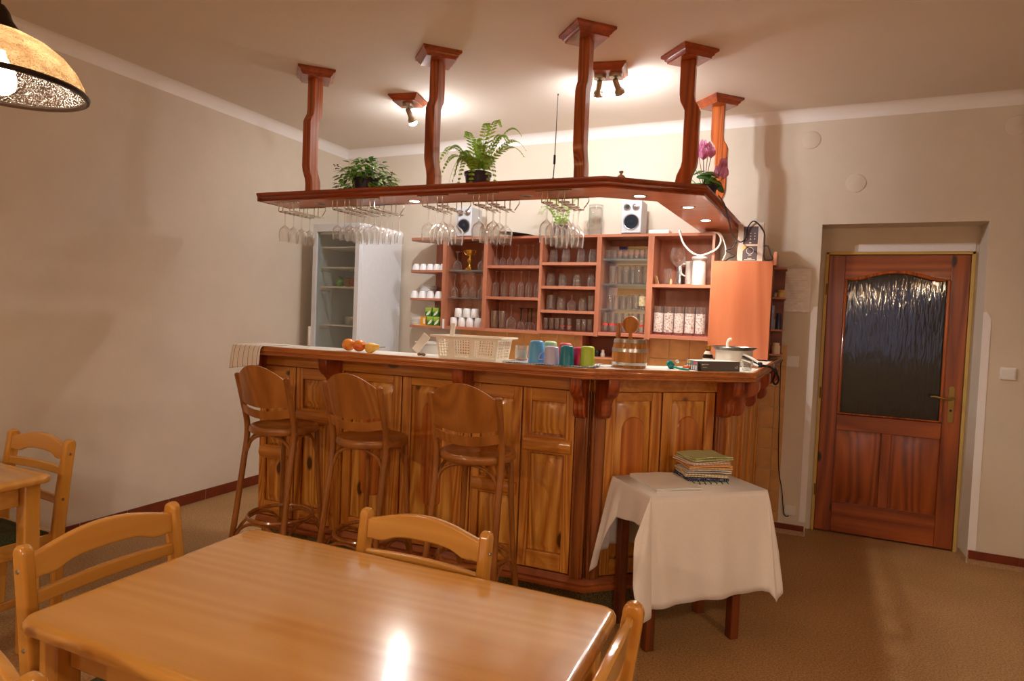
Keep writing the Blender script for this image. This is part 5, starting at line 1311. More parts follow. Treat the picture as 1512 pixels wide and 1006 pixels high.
MB().grid(lambda u, v: (-0.104+0.208*u, -0.006+0.003*sin(u*14+v*9)+0.002*sin(v*31-u*11), -0.156+0.335*v - 0.03*max(0, v-0.9)*10*abs(2*u-1)), 24, 28).build('clear_sleeve', thin_glass('clear film', (0.97, 0.96, 0.95), 0.8, 0.08, 1.45, 1.6), ps)

# ------------------------------------------------------------------ wire glass racks under the canopy and the hanging glasses
def rack(label, x0, x1, y0, nch, L=0.30, zt=2.1155, zr=2.058):
    t = thing('glass_rack', label, 'rack', ((x0+x1)/2, y0+L/2, zr)); o = t.location
    r = 0.0032; m = MB()
    m.tube([(x0-0.008, y0, zt), (x1+0.008, y0, zt)], r, 6)
    for xx in (x0+0.01, x1-0.01): m.tube([(xx, y0, zt-0.001), (xx, y0+0.02, zt-0.001)], 0.004, 6)
    m.build('front_bar', WIRE, t, off=o); m = MB()
    m.tube([(x0-0.008, y0+0.22, zt), (x1+0.03, y0+0.22, zt), (x1+0.03, y0+0.22, zt-0.022), (x1+0.004, y0+0.22, zr)], r, 6)
    m.tube([(x0-0.008, y0+0.22, zt), (x0-0.008, y0+0.22, zt-0.022), (x0, y0+0.22, zr)], r, 6)
    for xx in (x0+0.01, x1-0.01):
        yy = y0+0.22; m.tube([(xx, yy, zt-0.001), (xx, yy-0.02, zt-0.001)], 0.004, 6)
    m.build('rear_bar', WIRE, t, off=o)
    cs = [x0 + (x1-x0)*(k+0.5)/nch for k in range(nch)]
    for c in cs:
        q = MB()
        for s in (-0.0165, 0.0165):
            q.tube([(c+s, y0, zt), (c+s, y0, zr+0.004), (c+s, y0+0.004, zr), (c+s, y0+L-0.02, zr)], r, 6)
            q.tube([(c+s, y0+0.22, zr), (c+s, y0+0.22, zt)], r, 6)
        q.build('channel', WIRE, t, off=o)
    return cs, y0, zr + 0.0026 + 0.0030
def hang(cs, y0, zf, prof, rows, pitch, nm, group, first=0.045):
    for k, (c, n) in enumerate(zip(cs, rows)):
        chn = f'{ORD[k]} channel' if len(cs) > 1 else 'channel'
        for i in range(n):
            lb = f'{("front", "second", "third", "fourth", "fifth", "rear")[i]} wine glass hanging in the {chn} of the {nm} rack'
            g = put('hanging_glass', prof, c + random.uniform(-.002, .002), y0 + first + pitch*i, zf, lb, 'glass', group, True, 0, None, 24)
PW_A = stem_prof(0.190, 0.0365, 0.098, 0.032, 0.033, 0.0032, 0.45)
PW_B = stem_prof(0.182, 0.0305, 0.082, 0.027, 0.0295, 0.0028, 0.40)
PW_C = stem_prof(0.200, 0.0405, 0.105, 0.034, 0.033, 0.0034, 0.45)
PW_D = stem_prof(0.212, 0.0385, 0.116, 0.034, 0.033, 0.0036, 0.42)
r1 = rack('wire glass rack at the left end of the canopy, one channel empty', -3.050, -2.870, 3.030, 2)
hang(r1[0], r1[1], r1[2], PW_A, (4, 0), 0.0745, 'left end', 'wine glasses in the left end rack', 0.038)
r2 = rack('wide wire glass rack crowded with small wine glasses', -2.625, -2.262, 3.035, 4, 0.31)
hang(r2[0], r2[1], r2[2], PW_B, (5, 5, 5, 5), 0.0625, 'wide crowded', 'wine glasses in the wide crowded rack', 0.032)
r3 = rack('wire glass rack beside the lit downlight under the canopy', -1.995, -1.805, 3.045, 2)
hang(r3[0], r3[1], r3[2], PW_C, (3, 3), 0.0835, 'downlight side', 'wine glasses in the rack beside the downlight')
r4 = rack('wire glass rack in front of the left speaker', -1.672, -1.500, 3.055, 2)
hang(r4[0], r4[1], r4[2], PW_C, (3, 3), 0.0835, 'speaker side', 'wine glasses in the rack before the left speaker')
r5 = rack('wire glass rack nearest the canopy corner', -1.281, -1.095, 3.072, 2)
hang(r5[0], r5[1], r5[2], PW_D, (4, 4), 0.0785, 'corner', 'wine glasses in the rack nearest the corner', 0.042)

# ------------------------------------------------------------------ plants and odds on top of the canopy (board top z = 2.16)
KZ = 2.161
def pot(t, r, h):
    MB().lathe([(0, 0), (r*0.80, 0), (r*0.82, 0.004), (r*0.96, h*0.80), (r*1.02, h*0.82), (r*1.04, h), (r*0.98, h), (r*0.93, h*0.85), (0, h*0.85)], 28).build('pot', POTM, t, label='dark violet plastic pot')
def leaf_shape(m, p, d, up, L, W, bend=0.25):
    d = Vector(d).normalized(); s = d.cross(Vector(up)); s = s.normalized() if s.length > 1e-4 else d.orthogonal().normalized(); u = s.cross(d)
    p = Vector(p); w_ = W/2
    vs = [p, p + d*L*0.35 + s*w_ + u*bend*L*0.10, p + d*L*0.35 - u*0.0, p + d*L*0.35 - s*w_ + u*bend*L*0.10, p + d*L*0.7 + s*w_*0.72 - u*bend*L*0.12, p + d*L*0.7 - u*bend*L*0.2, p + d*L*0.7 - s*w_*0.72 - u*bend*L*0.12, p + d*L - u*bend*L*0.45]
    m.add(vs, [(0, 1, 2), (0, 2, 3), (1, 4, 5, 2), (2, 5, 6, 3), (4, 7, 5), (5, 7, 6)], True)
def frond(t, base, az, L, rise, droop, W, n=17, seed=0):
    rnd = random.Random(seed); m = MB(); P = []
    dx, dy = cos(az), sin(az); b = Vector(base)
    for i in range(n+1):
        s = i/n; hx_ = L*s*(1-0.12*s); z = rise*L*sin(min(1, s*1.0)*PI*0.62)*1.0 - droop*L*s**2.2
        P.append(b + Vector((dx*hx_*(1-rise*0.35), dy*hx_*(1-rise*0.35), max(z, 0.014-b.z))))
    m.tube(P, [0.0022*(1-0.7*i/n) for i in range(n+1)], 5)
    for i in range(2, n+1):
        s = i/n; tgt = (P[min(i+1, n)] - P[i-1]).normalized()
        side = tgt.cross(Vector((0, 0, 1))); side = side.normalized() if side.length > 0.1 else Vector((-dy, dx, 0)); nrm = side.cross(tgt)
        l = W*(0.35 + 0.65*sin(PI*min(1, 0.18+s*0.86)))*(1-0.25*s)
        for sg in (-1, 1):
            dd = side*sg*0.93 + tgt*0.38 + nrm*0.05
            leaf_shape(m, P[i], dd, nrm, l*rnd.uniform(.88, 1.1), 0.015, 0.3)
    m.build('frond', LEAF2, t, fix=False)
fn = thing('fern', 'Boston fern with arching fronds in a dark pot on the canopy', 'plant', (-1.698, 3.195, KZ))
pot(fn, 0.076, 0.10)
k = 0
for az, L, rise, dr in tuple((a_, l_*1.13, r__, d__) for a_, l_, r__, d__ in ((rad(172), 0.34, 0.62, 0.30), (rad(186), 0.27, 0.62, 0.55), (rad(150), 0.22, 1.1, 0.0), (rad(215), 0.20, 0.75, 1.0), (rad(200), 0.20, 0.9, 1.3), (rad(100), 0.26, 1.15, 0.0), (rad(75), 0.27, 1.15, 0.0), (rad(50), 0.25, 0.95, 0.1), (rad(28), 0.31, 0.85, 0.10), (rad(8), 0.33, 0.62, 0.22), (rad(-8), 0.34, 0.48, 0.24), (rad(-25), 0.20, 0.8, 1.1), (rad(-40), 0.21, 0.8, 1.25), (rad(-75), 0.20, 0.65, 1.1), (rad(-100), 0.20, 0.7, 1.0), (rad(-55), 0.20, 0.9, 0.6), (rad(125), 0.24, 1.0, 0.2), (rad(0), 0.24, 0.95, 0.3), (rad(240), 0.19, 0.9, 0.9), (rad(-150), 0.24, 0.8, 0.45))):
    frond(fn, (0.02*cos(az), 0.02*sin(az), 0.085), az, L, rise, dr, 0.044, 19, k); k += 1
f2 = thing('fern', 'bright green fern in a low pot on the shelving top behind the hanging glasses', 'plant', (-1.735, 4.68, ZT))
pot(f2, 0.06, 0.09)
for k in range(12):
    az = rad(30*k + random.uniform(-8, 8)); frond(f2, (0.01*cos(az), 0.01*sin(az), 0.075), az, 0.27 if sin(az) < 0.4 else 0.10, random.uniform(.6, 1.0), 0.3, 0.034, 13, 50+k)
iv = thing('trailing_plant', 'leafy green pot plant with dried flower sprays on the left of the canopy', 'plant', (-2.455, 3.165, KZ))
pot(iv, 0.076, 0.10)
rnd = random.Random(4); m = MB(); m2 = MB(); ms = MB()
for i in range(480):
    a = rnd.uniform(0, 2*PI); rr_ = 0.19*math.sqrt(rnd.random()); top_ = 0.235 - 1.2*rr_**1.6
    z = rnd.uniform(0.05 if rr_ > 0.1 else 0.10, max(0.12, top_))
    if rr_ > 0.13: z -= rnd.random()*0.08
    z = max(0.032, z)
    x, y = rr_*cos(a)*1.05, rr_*sin(a)*0.55
    if -0.03 < x < 0.09 and y < -0.03 and z < 0.085: continue
    d_ = (cos(a)+rnd.uniform(-.6, .6), sin(a)+rnd.uniform(-.6, .6), rnd.uniform(-.7, .5))
    leaf_shape(m if rnd.random() < 0.62 else m2, (x, y, z), d_, (0, 0, 1), rnd.uniform(.034, .054), rnd.uniform(.020, .030), 0.4)
for i in range(26):
    a = rnd.uniform(0, 2*PI); r1_ = rnd.uniform(.05, .17)
    ms.tube(bez([(0.01*cos(a), 0.01*sin(a), 0.08), (r1_*0.4*cos(a), r1_*0.25*sin(a), 0.20), (r1_*cos(a), r1_*0.5*sin(a), rnd.uniform(.03, .2))], 6), 0.0014, 4)
for p_, q_ in (((-0.13, -0.03, 0.13), (-0.205, -0.03, 0.185)), ((0.13, -0.02, 0.10), (0.215, -0.03, 0.112))):
    ms.tube(bez([p_, ((p_[0]+q_[0])/2, p_[1], q_[2]), q_], 5), 0.0012, 4)
    for i in range(9): ms.ball((q_[0]+rnd.uniform(-.018, .018), q_[1]+rnd.uniform(-.01, .01), q_[2]+rnd.uniform(-.02, .014)), 0.0045, None, None, 6, 4)
for mm, mt, nm in ((m, LEAF, 'foliage'), (m2, LEAFD, 'foliage')):
    o = mm.build(nm, mt, iv, fix=False); o['kind'] = 'stuff'
o = ms.build('stems', STEMG, iv, fix=False)
tag(MB().box(-2.60, -2.47, 3.10, 3.16, KZ, KZ+0.004).build('white_card', plain('white card', srgb(236, 226, 214), 0.7)), 'white card lying on the canopy in front of the leafy plant', 'card')
cy = thing('cyclamen', 'pink flowering cyclamen in a pot between the two right hand posts', 'plant', (-0.535, 3.80, KZ)); cy.scale = (1.3, 1.3, 1.5)
pot(cy, 0.055, 0.06)
rnd = random.Random(9)
for i in range(15):
    a = 2*PI*i/15*2.4; r_ = 0.03 + 0.055*(i % 5)/4; z = 0.115 - 0.065*(i % 5)/4 + rnd.uniform(-.008, .008)
    m = MB(); c_ = Vector((r_*cos(a), r_*sin(a), z)); tilt = Matrix.Rotation(rnd.uniform(.3, .9)*(0.4+(i % 5)/4), 3, Vector((-sin(a), cos(a), 0)))
    ring = []
    for k in range(14):
        th = 2*PI*k/14; rr_ = 0.033*(1-0.35*max(0, cos(th-PI))**4)
        ring.append(c_ + tilt @ Vector((rr_*cos(th+a), rr_*sin(th+a), -0.006)))
    m.add([c_ + tilt @ Vector((0, 0, 0.003))] + ring, [(0, k+1, (k+1) % 14 + 1) for k in range(14)], True)
    m.tube(bez([(0, 0, 0.05), (r_*.4*cos(a), r_*.4*sin(a), z*.9), tuple(c_ - Vector((0, 0, .003)))], 4), 0.0018, 4)
    m.build('leaf', LEAFD if i % 3 else LEAF, cy, fix=False)
for (x, y, z) in ((-0.050, -0.02, 0.140), (-0.030, 0.0, 0.172), (-0.005, -0.03, 0.155), (0.006, 0.02, 0.188), (0.024, -0.01, 0.165), (-0.015, 0.01, 0.195), (-0.065, -0.03, 0.092), (0.060, -0.02, 0.088), (0.075, 0.01, 0.120), (0.085, -0.03, 0.080)):
    m = MB()
    for k in range(5):
        a = 2*PI*k/5 + x*40; leaf_shape(m, (x, y, z), (0.45*cos(a), 0.45*sin(a), 0.9), (cos(a), sin(a), 0), 0.050, 0.036, 0.5)
    o = m.build('flower', PINK, cy, fix=False, label='pink flower')
    MB().tube(bez([(x*.1, y*.1, 0.05), (x*.6, y*.6, z*.8), (x, y, z+0.004)], 6), 0.0015, 5).build('stalk', plain('reddish stalk', srgb(120, 70, 50), 0.5), o)
an = thing('antenna', 'thin black whip antenna standing on the canopy', 'antenna', (-1.242, 3.20, KZ))
MB().lathe([(0, 0), (0.022, 0), (0.022, 0.006), (0.007, 0.010), (0.006, 0.05), (0, 0.05)], 16).build('base', BLACK, an)
MB().tube([(0, 0, 0.04), (0.004, 0, 0.13), (0.008, 0, 0.49)], [0.0028, 0.0025, 0.0018], 6).ball((0.0082, 0, 0.492), 0.004, None, 0.006, 8, 6).build('whip', BLACK, an)
MB().lathe([(0.002, 0), (0.0065, 0.004), (0.0065, 0.05), (0.002, 0.054)], 10, Matrix.Translation((0.0035, 0, 0.12))).build('coil', BLACK, an)
bt = thing('ceramic_bottle', 'tiny beige ceramic bottle on the canopy near its corner', 'bottle', (-0.868, 3.20, KZ))
MB().lathe([(0, 0), (0.021, 0), (0.023, 0.006), (0.022, 0.034), (0.015, 0.042), (0.007, 0.045), (0.007, 0.056), (0, 0.056)], 20).build('body', plain('beige ceramic', srgb(206, 178, 146), 0.5), bt)
MB().lathe([(0, 0.056), (0.011, 0.056), (0.011, 0.063), (0, 0.064)], 14).build('stopper', plain('grey stopper', srgb(150, 140, 126), 0.4), bt)

# ------------------------------------------------------------------ things on the bar top (z = 1.230)
BZ = 1.2305
TWL = striped('white towel with dark stripes', srgb(240, 230, 220), srgb(70, 46, 50), 0, 0.036, 0.07)
def towel_end(u, v):
    x = -2.935 + 0.215*u; s = v*0.46
    if s < 0.20: y, z = 2.84 - s, BZ+0.004
    elif s < 0.235: a = (s-0.20)/0.035*PI/2; y, z = 2.64 - 0.016*sin(a), BZ+0.004 - 0.016*(1-cos(a))
    else: y, z = 2.622 - 0.012*sin((s-0.235)*9) , BZ - 0.012 - (s-0.235)*(0.55 - 0.15*u)
    return (x + 0.004*sin(v*9) - 0.03*max(0, v-0.55)*(1-u), y - 0.008*sin(u*8)*max(0, v-0.5), z)
t_ = MB().grid(towel_end, 16, 30).build('bar_towel', TWL, solid=0.004)
tag(t_, 'white towel with dark stripes hanging over the left end of the bar', 'towel')
def fruit(name, label, x, y, r, c1, c2, seed):
    mt, nt, b = new_mat(label + ' skin'); mp = coords(nt)
    nz = N(nt, 'ShaderNodeTexNoise', Scale=16.0, Detail=4.0); nt.links.new(mp.outputs[0], nz.inputs['Vector'])
    rp = ramp(nt, [(0.38, c1), (0.62, c2)]); nt.links.new(nz.outputs['Fac'], rp.inputs[0]); nt.links.new(rp.outputs[0], b.inputs['Base Color']); b.inputs['Roughness'].default_value = 0.3
    t = thing(name, label, 'fruit', (x, y, BZ))
    prof = [(0, 0.10)] + [((1.0 + 0.10*sin(PI*i/14))*sin(PI*i/14)*(0.90 + 0.10*i/14), 0.08 + 0.92 - 0.92*cos(PI*i/14)) for i in range(1, 14)] + [(0.0, 1.72)]
    MB().lathe([(a*r*0.98, bz*r) for a, bz in prof], 24).build('flesh', mt, t)
    MB().tube([(0, 0, 1.70*r), (0.002, 0.001, 1.95*r)], 0.0018, 5).build('stalk', plain('brown stalk', srgb(70, 46, 26), 0.7), t)
fruit('apple', 'orange red apple at the left of the fruit on the bar', -2.210, 2.745, 0.036, srgb(214, 78, 34), srgb(246, 166, 56), 1)
fruit('apple', 'blushed apple in the middle of the fruit on the bar', -2.132, 2.735, 0.035, srgb(222, 88, 44), srgb(250, 178, 84), 2)
pr = thing('pear', 'yellow pear lying on its side right of the apples', 'fruit', (-2.066, 2.752, BZ+0.027))
MB().lathe([(0, -0.034), (0.016, -0.032), (0.026, -0.020), (0.028, -0.004), (0.024, 0.014), (0.016, 0.030), (0.012, 0.040), (0.006, 0.045), (0, 0.046)], 22, Matrix.Rotation(rad(78), 4, 'Y') @ Matrix.Rotation(rad(-30), 4, 'X')).build('flesh', plain('yellow pear skin', srgb(240, 184, 84), 0.35, noise=0.25, nscale=18), pr)
MB().tube([(0.040, 0.022, 0.004), (0.068, 0.030, 0.007)], 0.0016, 5).build('stalk', plain('dark stalk', srgb(60, 40, 24), 0.7), pr)
bk = thing('plastic_basket', 'cream perforated plastic basket on the bar', 'basket', (-1.505, 2.862, BZ), rad(3))
def bwall(P, U_, L, nb, zones):
    m = MB(); U_ = Vector(U_).normalized(); n_ = Vector((U_.y, -U_.x, 0)); H = 0.112
    def at(s, z, d): k = 1 + 0.10*(z/H); return Vector(P) + U_*((s - L/2)*k + L/2) + n_*(d + 0.012*z/H) + Vector((0, 0, z))
    def bar(s0, s1, z0, z1): m.hexa([at(s0, z0, 0.002), at(s1, z0, 0.002), at(s1, z0, 0), at(s0, z0, 0), at(s0, z1, 0.002), at(s1, z1, 0.002), at(s1, z1, 0), at(s0, z1, 0)])
    bar(0, L, 0, 0.012); bar(0, L, 0.096, H)
    for a, b, solid_ in zones:
        if solid_: bar(a*L, b*L, 0.012, 0.096); continue
        n = max(2, int((b-a)*L/0.0125))
        for i in range(n+1): s = a*L + (b-a)*L*i/n; bar(s-0.0015, s+0.0015, 0.012, 0.096)
        for j in range(1, 6): z = 0.012+0.084*j/6; bar(a*L, b*L, z-0.0017, z+0.0017)
    return m.build('lattice_wall', CREAMP, bk)
LX, LY = 0.315, 0.165
zn = ((0, 0.03, 1), (0.03, 0.20, 0), (0.20, 0.29, 1), (0.29, 0.55, 0), (0.55, 0.62, 1), (0.62, 0.97, 0), (0.97, 1, 1))
bwall((-LX/2, -LY/2, 0), (1, 0, 0), LX, 0, zn); bwall((LX/2, LY/2, 0), (-1, 0, 0), LX, 0, zn)
zs = ((0, 0.06, 1), (0.06, 0.44, 0), (0.44, 0.56, 1), (0.56, 0.94, 0), (0.94, 1, 1))
bwall((LX/2, -LY/2, 0), (0, 1, 0), LY, 0, zs); bwall((-LX/2, LY/2, 0), (0, -1, 0), LY, 0, zs)
MB().box(-LX/2, LX/2, -LY/2, LY/2, 0, 0.003).build('bottom', CREAMP, bk)
m = MB(); a, b = LX/2*1.10+0.012, LY/2*1.12+0.012; c, d_ = a+0.012, b+0.010
m.box(-c, c, -d_, -b+.002, 0.106, 0.116).box(-c, c, b-.002, d_, 0.106, 0.116).box(-c, -a+.002, -b, b, 0.106, 0.116).box(a-.002, c, -b, b, 0.106, 0.116)
m.build('rim', CREAMP, bk, bevel=0.003)
tag(MB().box(-0.013, 0.013, -0.004, 0.004, 0, 0.175).build('white_scoop', PLAST, loc=(-1.655, 2.87, BZ+0.0035), rot=(rad(-6), rad(3), 0), bevel=0.003), 'white plastic scoop standing up in the cream basket', 'scoop')
tag(MB().box(-0.022, 0.022, -0.003, 0.003, 0, 0.112).build('chopping_board', PLAST, loc=(-1.842, 2.83, BZ+0.020), rot=(rad(4), rad(38), rad(12)), bevel=0.002), 'white plastic board slanting up to the left end of the basket', 'board')
m = MB(); rnd = random.Random(3)
for i in range(6): m.ball((rnd.uniform(-.02, .02), rnd.uniform(-.01, .01), 0.008+rnd.random()*.008), rnd.uniform(.007, .012), rnd.uniform(.006, .01), rnd.uniform(.005, .008), 8, 6)
tag(m.build('crumpled_wrapper', plain('brown foil', srgb(150, 112, 70), 0.35, metal=0.3), loc=(-1.74, 2.735, BZ)), 'small crumpled brown wrapper in front of the basket', 'wrapper')
CHK = striped('blue flecked tea towel', srgb(232, 232, 236), srgb(90, 100, 140), 0, 0.014, 0.22, axis2=1)
def flat(u, v): return (-0.23+0.46*u, -0.085+0.17*v, 0.0025 + 0.0012*sin(u*17+v*5) + (0.012*max(0, u-0.9)*10*(0.5+0.5*sin(v*9)) if u > 0.9 else 0))
o = MB().grid(flat, 30, 12).build('tea_towel', CHK, loc=(-1.075, 2.865, BZ+0.001), rot=(0, 0, rad(4)), solid=0.003); tag(o, 'blue flecked white tea towel spread under the coloured cups', 'towel')
tb_ = thing('tumbler', 'clear tumbler holding white paper behind the right end of the basket', 'glass', (-1.268, 2.935, BZ+0.005))
MB().lathe(tumbler_prof(0.075, 0.034, 0.036), 22).build('body', GLASS, tb_); MB().box(-0.022, 0.022, -0.006, 0.0, 0.009, 0.050).build('paper', plain('white paper', srgb(226, 222, 216), 0.7), tb_)
def cupcol(name, label, x, y, r0, r1, h, col, handle=None, z=BZ+0.005):
    t = thing(name, label, 'cup', (x, y, z))
    mt = plain(label + ' plastic', col, 0.35, coat=0.2)
    MB().lathe([(r0-0.003, 0.001), (r0, 0), (r1+0.004, h-0.010), (r1, h-0.003), (r1-0.008, h), (0, h-0.001)], 28).build('cup', mt, t)
    if handle is not None:
        c, s = cos(handle), sin(handle)
        MB().tube(catmull([((r1+.004)*c, (r1+.004)*s, h*0.62), ((r1+.022)*c, (r1+.022)*s, h*0.55), ((r1+.032)*c, (r1+.032)*s, h*0.25), ((r0-.001)*c, (r0-.001)*s, h*0.22)], 6), 0.003, 7).build('handle', mt, t)
cupcol('plastic_cup', 'upturned sky blue plastic cup, the left one of the coloured cups', -1.148, 2.835, 0.040, 0.030, 0.108, srgb(88, 170, 228))
cupcol('plastic_cup', 'upturned pale green plastic cup at the back of the coloured cups', -1.112, 2.925, 0.036, 0.028, 0.105, srgb(186, 228, 180))
cupcol('plastic_cup', 'upturned red plastic cup at the back of the coloured cups', -1.032, 2.925, 0.036, 0.028, 0.100, srgb(216, 62, 74))
cupcol('plastic_mug', 'upturned pale lavender plastic mug with handle among the coloured cups', -1.062, 2.815, 0.037, 0.030, 0.086, srgb(196, 192, 226), rad(190))
cupcol('plastic_cup', 'upturned teal plastic cup among the coloured cups', -0.985, 2.815, 0.036, 0.026, 0.094, srgb(0, 126, 150))
cupcol('plastic_cup', 'upturned crimson plastic cup between the teal and lime cups', -0.944, 2.880, 0.034, 0.026, 0.086, srgb(214, 42, 92))
cupcol('plastic_cup', 'upturned lime green plastic cup, the right one of the coloured cups', -0.898, 2.862, 0.034, 0.028, 0.094, srgb(182, 208, 60))
br_ = thing('barrel_tap', 'small oak barrel with steel hoops and a round wooden disc on top', 'barrel', (-0.742, 3.045, BZ))
def rb(z): return 0.0855 - 0.0115*((z-0.052)/0.085)**2*1.0
for k in range(20):
    a0 = 2*PI*k/20 + 0.006; a1 = 2*PI*(k+1)/20 - 0.006
    pr_ = [(rb(z), z) for z in [0.138*i/10 for i in range(11)]]
    MB().lathe([(rb(0)-0.008, 0)] + pr_ + [(rb(0.138)-0.008, 0.138)], 3, None, True, a0, a1).build('stave', OAK, br_)
MB().lathe([(0, 0.0), (rb(0)-0.006, 0.0), (rb(0.130)-0.006, 0.130), (0, 0.130)], 28).build('head', OAK, br_)
for z0, z1 in ((0.120, 0.137), (0.076, 0.093), (0.012, 0.026)):
    MB().lathe([(rb(z0)+0.0005, z0), (rb(z0)+0.0022, z0), (rb(z1)+0.0022, z1), (rb(z1)+0.0005, z1)], 40).build('hoop', METAL, br_, label='steel hoop')
MB().lathe([(0, 0.130), (0.016, 0.130), (0.010, 0.145), (0.008, 0.168), (0, 0.168)], 16).build('neck', OAK, br_)
dc = MB().lathe([(0, -0.010), (0.041, -0.010), (0.043, -0.006), (0.043, 0.008), (0.040, 0.011), (0.036, 0.010), (0.035, 0.006), (0, 0.006)], 36, Matrix.Translation((0.0, 0, 0.208)) @ Matrix.Rotation(rad(-18), 4, 'Z') @ Matrix.Rotation(PI/2, 4, 'X')).build('round_disc', OAK, br_, label='round wooden disc with raised rim')
MB().lathe([(0, 0.132), (0.006, 0.132), (0.006, 0.142), (0.0, 0.142)], 12, Matrix.Translation((-0.058, -0.01, 0))).build('tap_stem', METAL, br_)
MB().lathe([(0, 0.140), (0.010, 0.140), (0.012, 0.150), (0.0105, 0.205), (0.007, 0.214), (0, 0.216)], 16, Matrix.Translation((-0.058, -0.01, 0))).build('tap_handle', OAK, br_, label='turned wooden tap handle')
tl = thing('toy_tool', 'teal plastic tool with a coiled band beside the ink box', 'tool', (-0.530, 3.130, BZ))
TEAL = plain('teal plastic', srgb(0, 120, 120), 0.25); TEAL2 = plain('light teal plastic', srgb(40, 150, 130), 0.35)
MB().lathe([(0, 0), (0.018, 0), (0.024, 0.010), (0.022, 0.024), (0.012, 0.030), (0, 0.031)], 20, Matrix.Translation((-0.028, 0.0, 0.018)) @ Matrix.Rotation(rad(55), 4, 'Y') @ Matrix.Translation((0, 0, -0.012))).build('head', TEAL, tl)
MB().tube(catmull([(-0.035, 0, 0.008), (-0.01, -0.012, 0.010), (0.03, -0.03, 0.006), (0.07, -0.045, 0.005)], 6), [0.008]*18 + [0.005], 8, False, True, 0.7).build('band', TEAL2, tl)
MB().ball((0.004, 0.004, 0.038), 0.010, 0.008, 0.009, 12, 8).build('white_end', PLAST, tl)
tag(MB().ball((0, 0, 0.010), 0.020, 0.012, 0.010, 14, 8).build('orange_ball', plain('orange red rubber', srgb(216, 86, 30), 0.4), loc=(-0.485, 3.160, BZ)), 'orange red rubber piece beside the teal tool', 'toy')
ub = Vector((cos(rad(40.9)), sin(rad(40.9)), 0))
ib = thing('ink_box', 'flat dark grey carton printed with five small bottles on its end', 'box', (-0.425, 3.113, BZ), rad(40.9))
MB().box(0, 0.235, 0, 0.105, 0, 0.047).build('carton', plain('dark grey card', srgb(92, 86, 80), 0.45), ib, bevel=0.001)
MB().box(0.001, 0.234, 0.001, 0.104, 0.0468, 0.0475).build('lid_face', plain('white card', srgb(228, 220, 212), 0.5), ib)
MB().box(-0.0008, 0, 0.0, 0.105, 0, 0.047).build('end_print', plain('grey blue print', srgb(110, 116, 128), 0.5), ib)
for k, c in enumerate(((224, 110, 130), (214, 90, 100), (90, 150, 190), (180, 206, 80), (240, 170, 90))):
    y_ = 0.014 + 0.0185*k
    q = MB().extr([(-0.0012, y_-0.006, 0.004), (-0.0012, y_+0.006, 0.004), (-0.0012, y_+0.006, 0.021), (-0.0012, y_+0.002, 0.026), (-0.0012, y_-0.002, 0.026), (-0.0012, y_-0.006, 0.021)], (0.0003, 0, 0)).build('printed_bottle', LTP, ib)
    MB().box(-0.0012, -0.0008, y_-0.0065, y_+0.0065, 0.031, 0.044).build('printed_swatch', plain(f'print swatch {k}', srgb(*c), 0.5), ib)
MB().extr([(0.001, -0.0006, 0.0), (0.020, -0.0006, 0.0), (0.014, -0.0006, 0.028), (0.001, -0.0006, 0.046)], (0, 0.0004, 0)).build('dark_corner', BLACK, ib)
m = MB()
for x0, x1, z0, z1 in ((0.022, 0.026, 0.029, 0.034), (0.028, 0.033, 0.029, 0.033), (0.036, 0.040, 0.029, 0.034), (0.042, 0.058, 0.030, 0.033), (0.022, 0.030, 0.026, 0.027), (0.026, 0.050, 0.017, 0.019)):
    m.box(x0, x1, -0.0008, 0.0, z0, z1)
m.build('faint_print', LTP, ib)
fc = bpy.data.curves.new('x5', 'FONT'); fc.body = 'x5'; fc.size = 0.017; fc.extrude = 0.0002; fc.materials.append(LTP)
tmp_ = bpy.data.objects.new('printed_number', fc); me_ = bpy.data.meshes.new_from_object(tmp_); bpy.data.objects.remove(tmp_)
fo_ = bpy.data.objects.new('printed_number', me_); COL.objects.link(fo_); fo_.parent = ib; fo_.location = (0.207, -0.0006, 0.014); fo_.rotation_euler = (PI/2, 0, 0)
sb = thing('sauce_bottle', 'dark sauce bottle with gold cap and cream label behind the ink box', 'bottle', (-0.428, 3.50, BZ))
MB().lathe([(0, 0), (0.026, 0), (0.028, 0.006), (0.028, 0.050), (0.022, 0.066), (0.012, 0.082), (0.011, 0.092), (0, 0.092)], 22).build('body', plain('dark sauce', srgb(28, 18, 14), 0.12), sb)
MB().lathe([(0.0228, 0.0655), (0.0195, 0.073), (0.0125, 0.0835)], 22).build('neck_label', plain('cream label', srgb(230, 206, 184), 0.5), sb)
MB().lathe([(0, 0.090), (0.013, 0.090), (0.013, 0.108), (0.016, 0.109), (0.016, 0.113), (0, 0.114)], 18).build('cap', plain('gold cap', srgb(176, 130, 44), 0.3, metal=0.7), sb)
MB().lathe([(0.0284, 0.016), (0.0284, 0.044)], 22).build('label', plain('white label', srgb(214, 206, 190), 0.5), sb)
cp = thing('slow_cooker', 'round white cooker with a dark flared metal rim on the bar', 'cooker', (-0.318, 3.73, BZ))
MB().lathe([(0, 0), (0.094, 0), (0.098, 0.006), (0.101, 0.088), (0, 0.088)], 40).build('body', plain('warm white enamel', srgb(218, 210, 196), 0.3), cp)
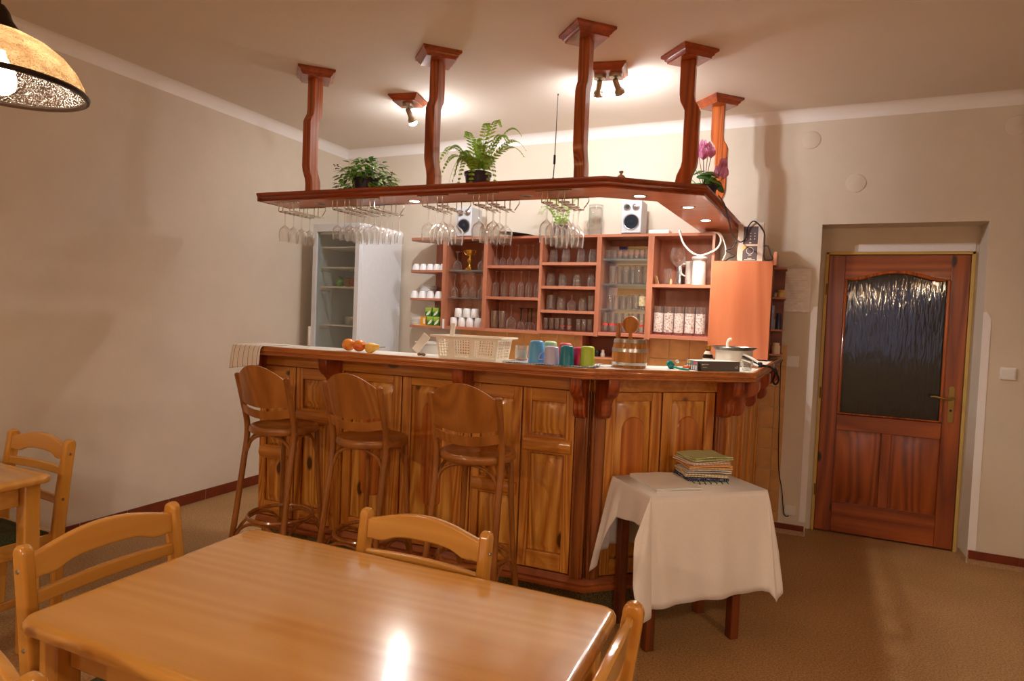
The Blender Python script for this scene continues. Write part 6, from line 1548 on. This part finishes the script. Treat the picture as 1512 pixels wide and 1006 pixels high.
MB().lathe([(0.098, 0.084), (0.118, 0.100), (0.121, 0.103), (0.118, 0.106), (0.098, 0.092), (0.092, 0.06), (0, 0.05)], 40).build('rim', plain('dark brushed steel', srgb(110, 104, 96), 0.3, metal=1.0), cp)
MB().tube(catmull([(-0.03, 0.02, 0.06), (-0.04, 0.03, 0.115), (-0.033, 0.03, 0.142), (-0.018, 0.028, 0.148)], 5), 0.007, 8).build('ladle_handle', PLAST, cp)
lathe_thing('plastic_beaker', tumbler_prof(0.052, 0.022, 0.031, 0.004), thin_glass('clear plastic', (0.95, 0.94, 0.92), 0.6, 0.05, 1.45, 1.5), 'small clear plastic beaker on the bar corner', 'beaker', (-0.222, 3.380, BZ), 24)
tg = thing('hinged_tongs', 'grey and black hinged tongs with a cord at the bar corner', 'tongs', (-0.205, 3.62, BZ))  # curling tongs with hinged jaws
for (a, b, mt, w_) in (((-0.055, 0.02, 0.070), (0.030, -0.02, 0.030), PLAST, 0.013), ((-0.055, 0.02, 0.056), (0.030, -0.02, 0.020), BLACK, 0.012), ((-0.06, 0.0, 0.040), (0.028, -0.03, 0.014), PLAST, 0.011), ((-0.05, 0.0, 0.020), (0.07, -0.01, 0.010), plain('grey handle', srgb(120, 116, 108), 0.4), 0.009)):
    MB().tube([a, ((a[0]+b[0])/2, (a[1]+b[1])/2, (a[2]+b[2])/2+0.003), b], w_, 10, False, True, 0.45).build('jaw', mt, tg)
MB().box(0.022, 0.044, -0.035, -0.005, 0.006, 0.034).build('hinge', BLACK, tg, bevel=0.003)
tag(MB().tube(catmull([(-0.160, 3.60, BZ+0.018), (-0.125, 3.62, BZ+0.012), (-0.112, 3.66, BZ+0.0), (-0.098, 3.70, 1.205), (-0.108, 3.74, 1.160), (-0.094, 3.76, 1.140), (-0.080, 3.76, 1.165), (-0.092, 3.74, 1.210), (-0.104, 3.80, 1.240), (-0.10, 4.30, 1.236), (-0.085, 4.795, 1.225)], 6), 0.006, 7).build('coiled_cord', BLACK), 'black cord looping down over the right edge of the bar', 'cord')
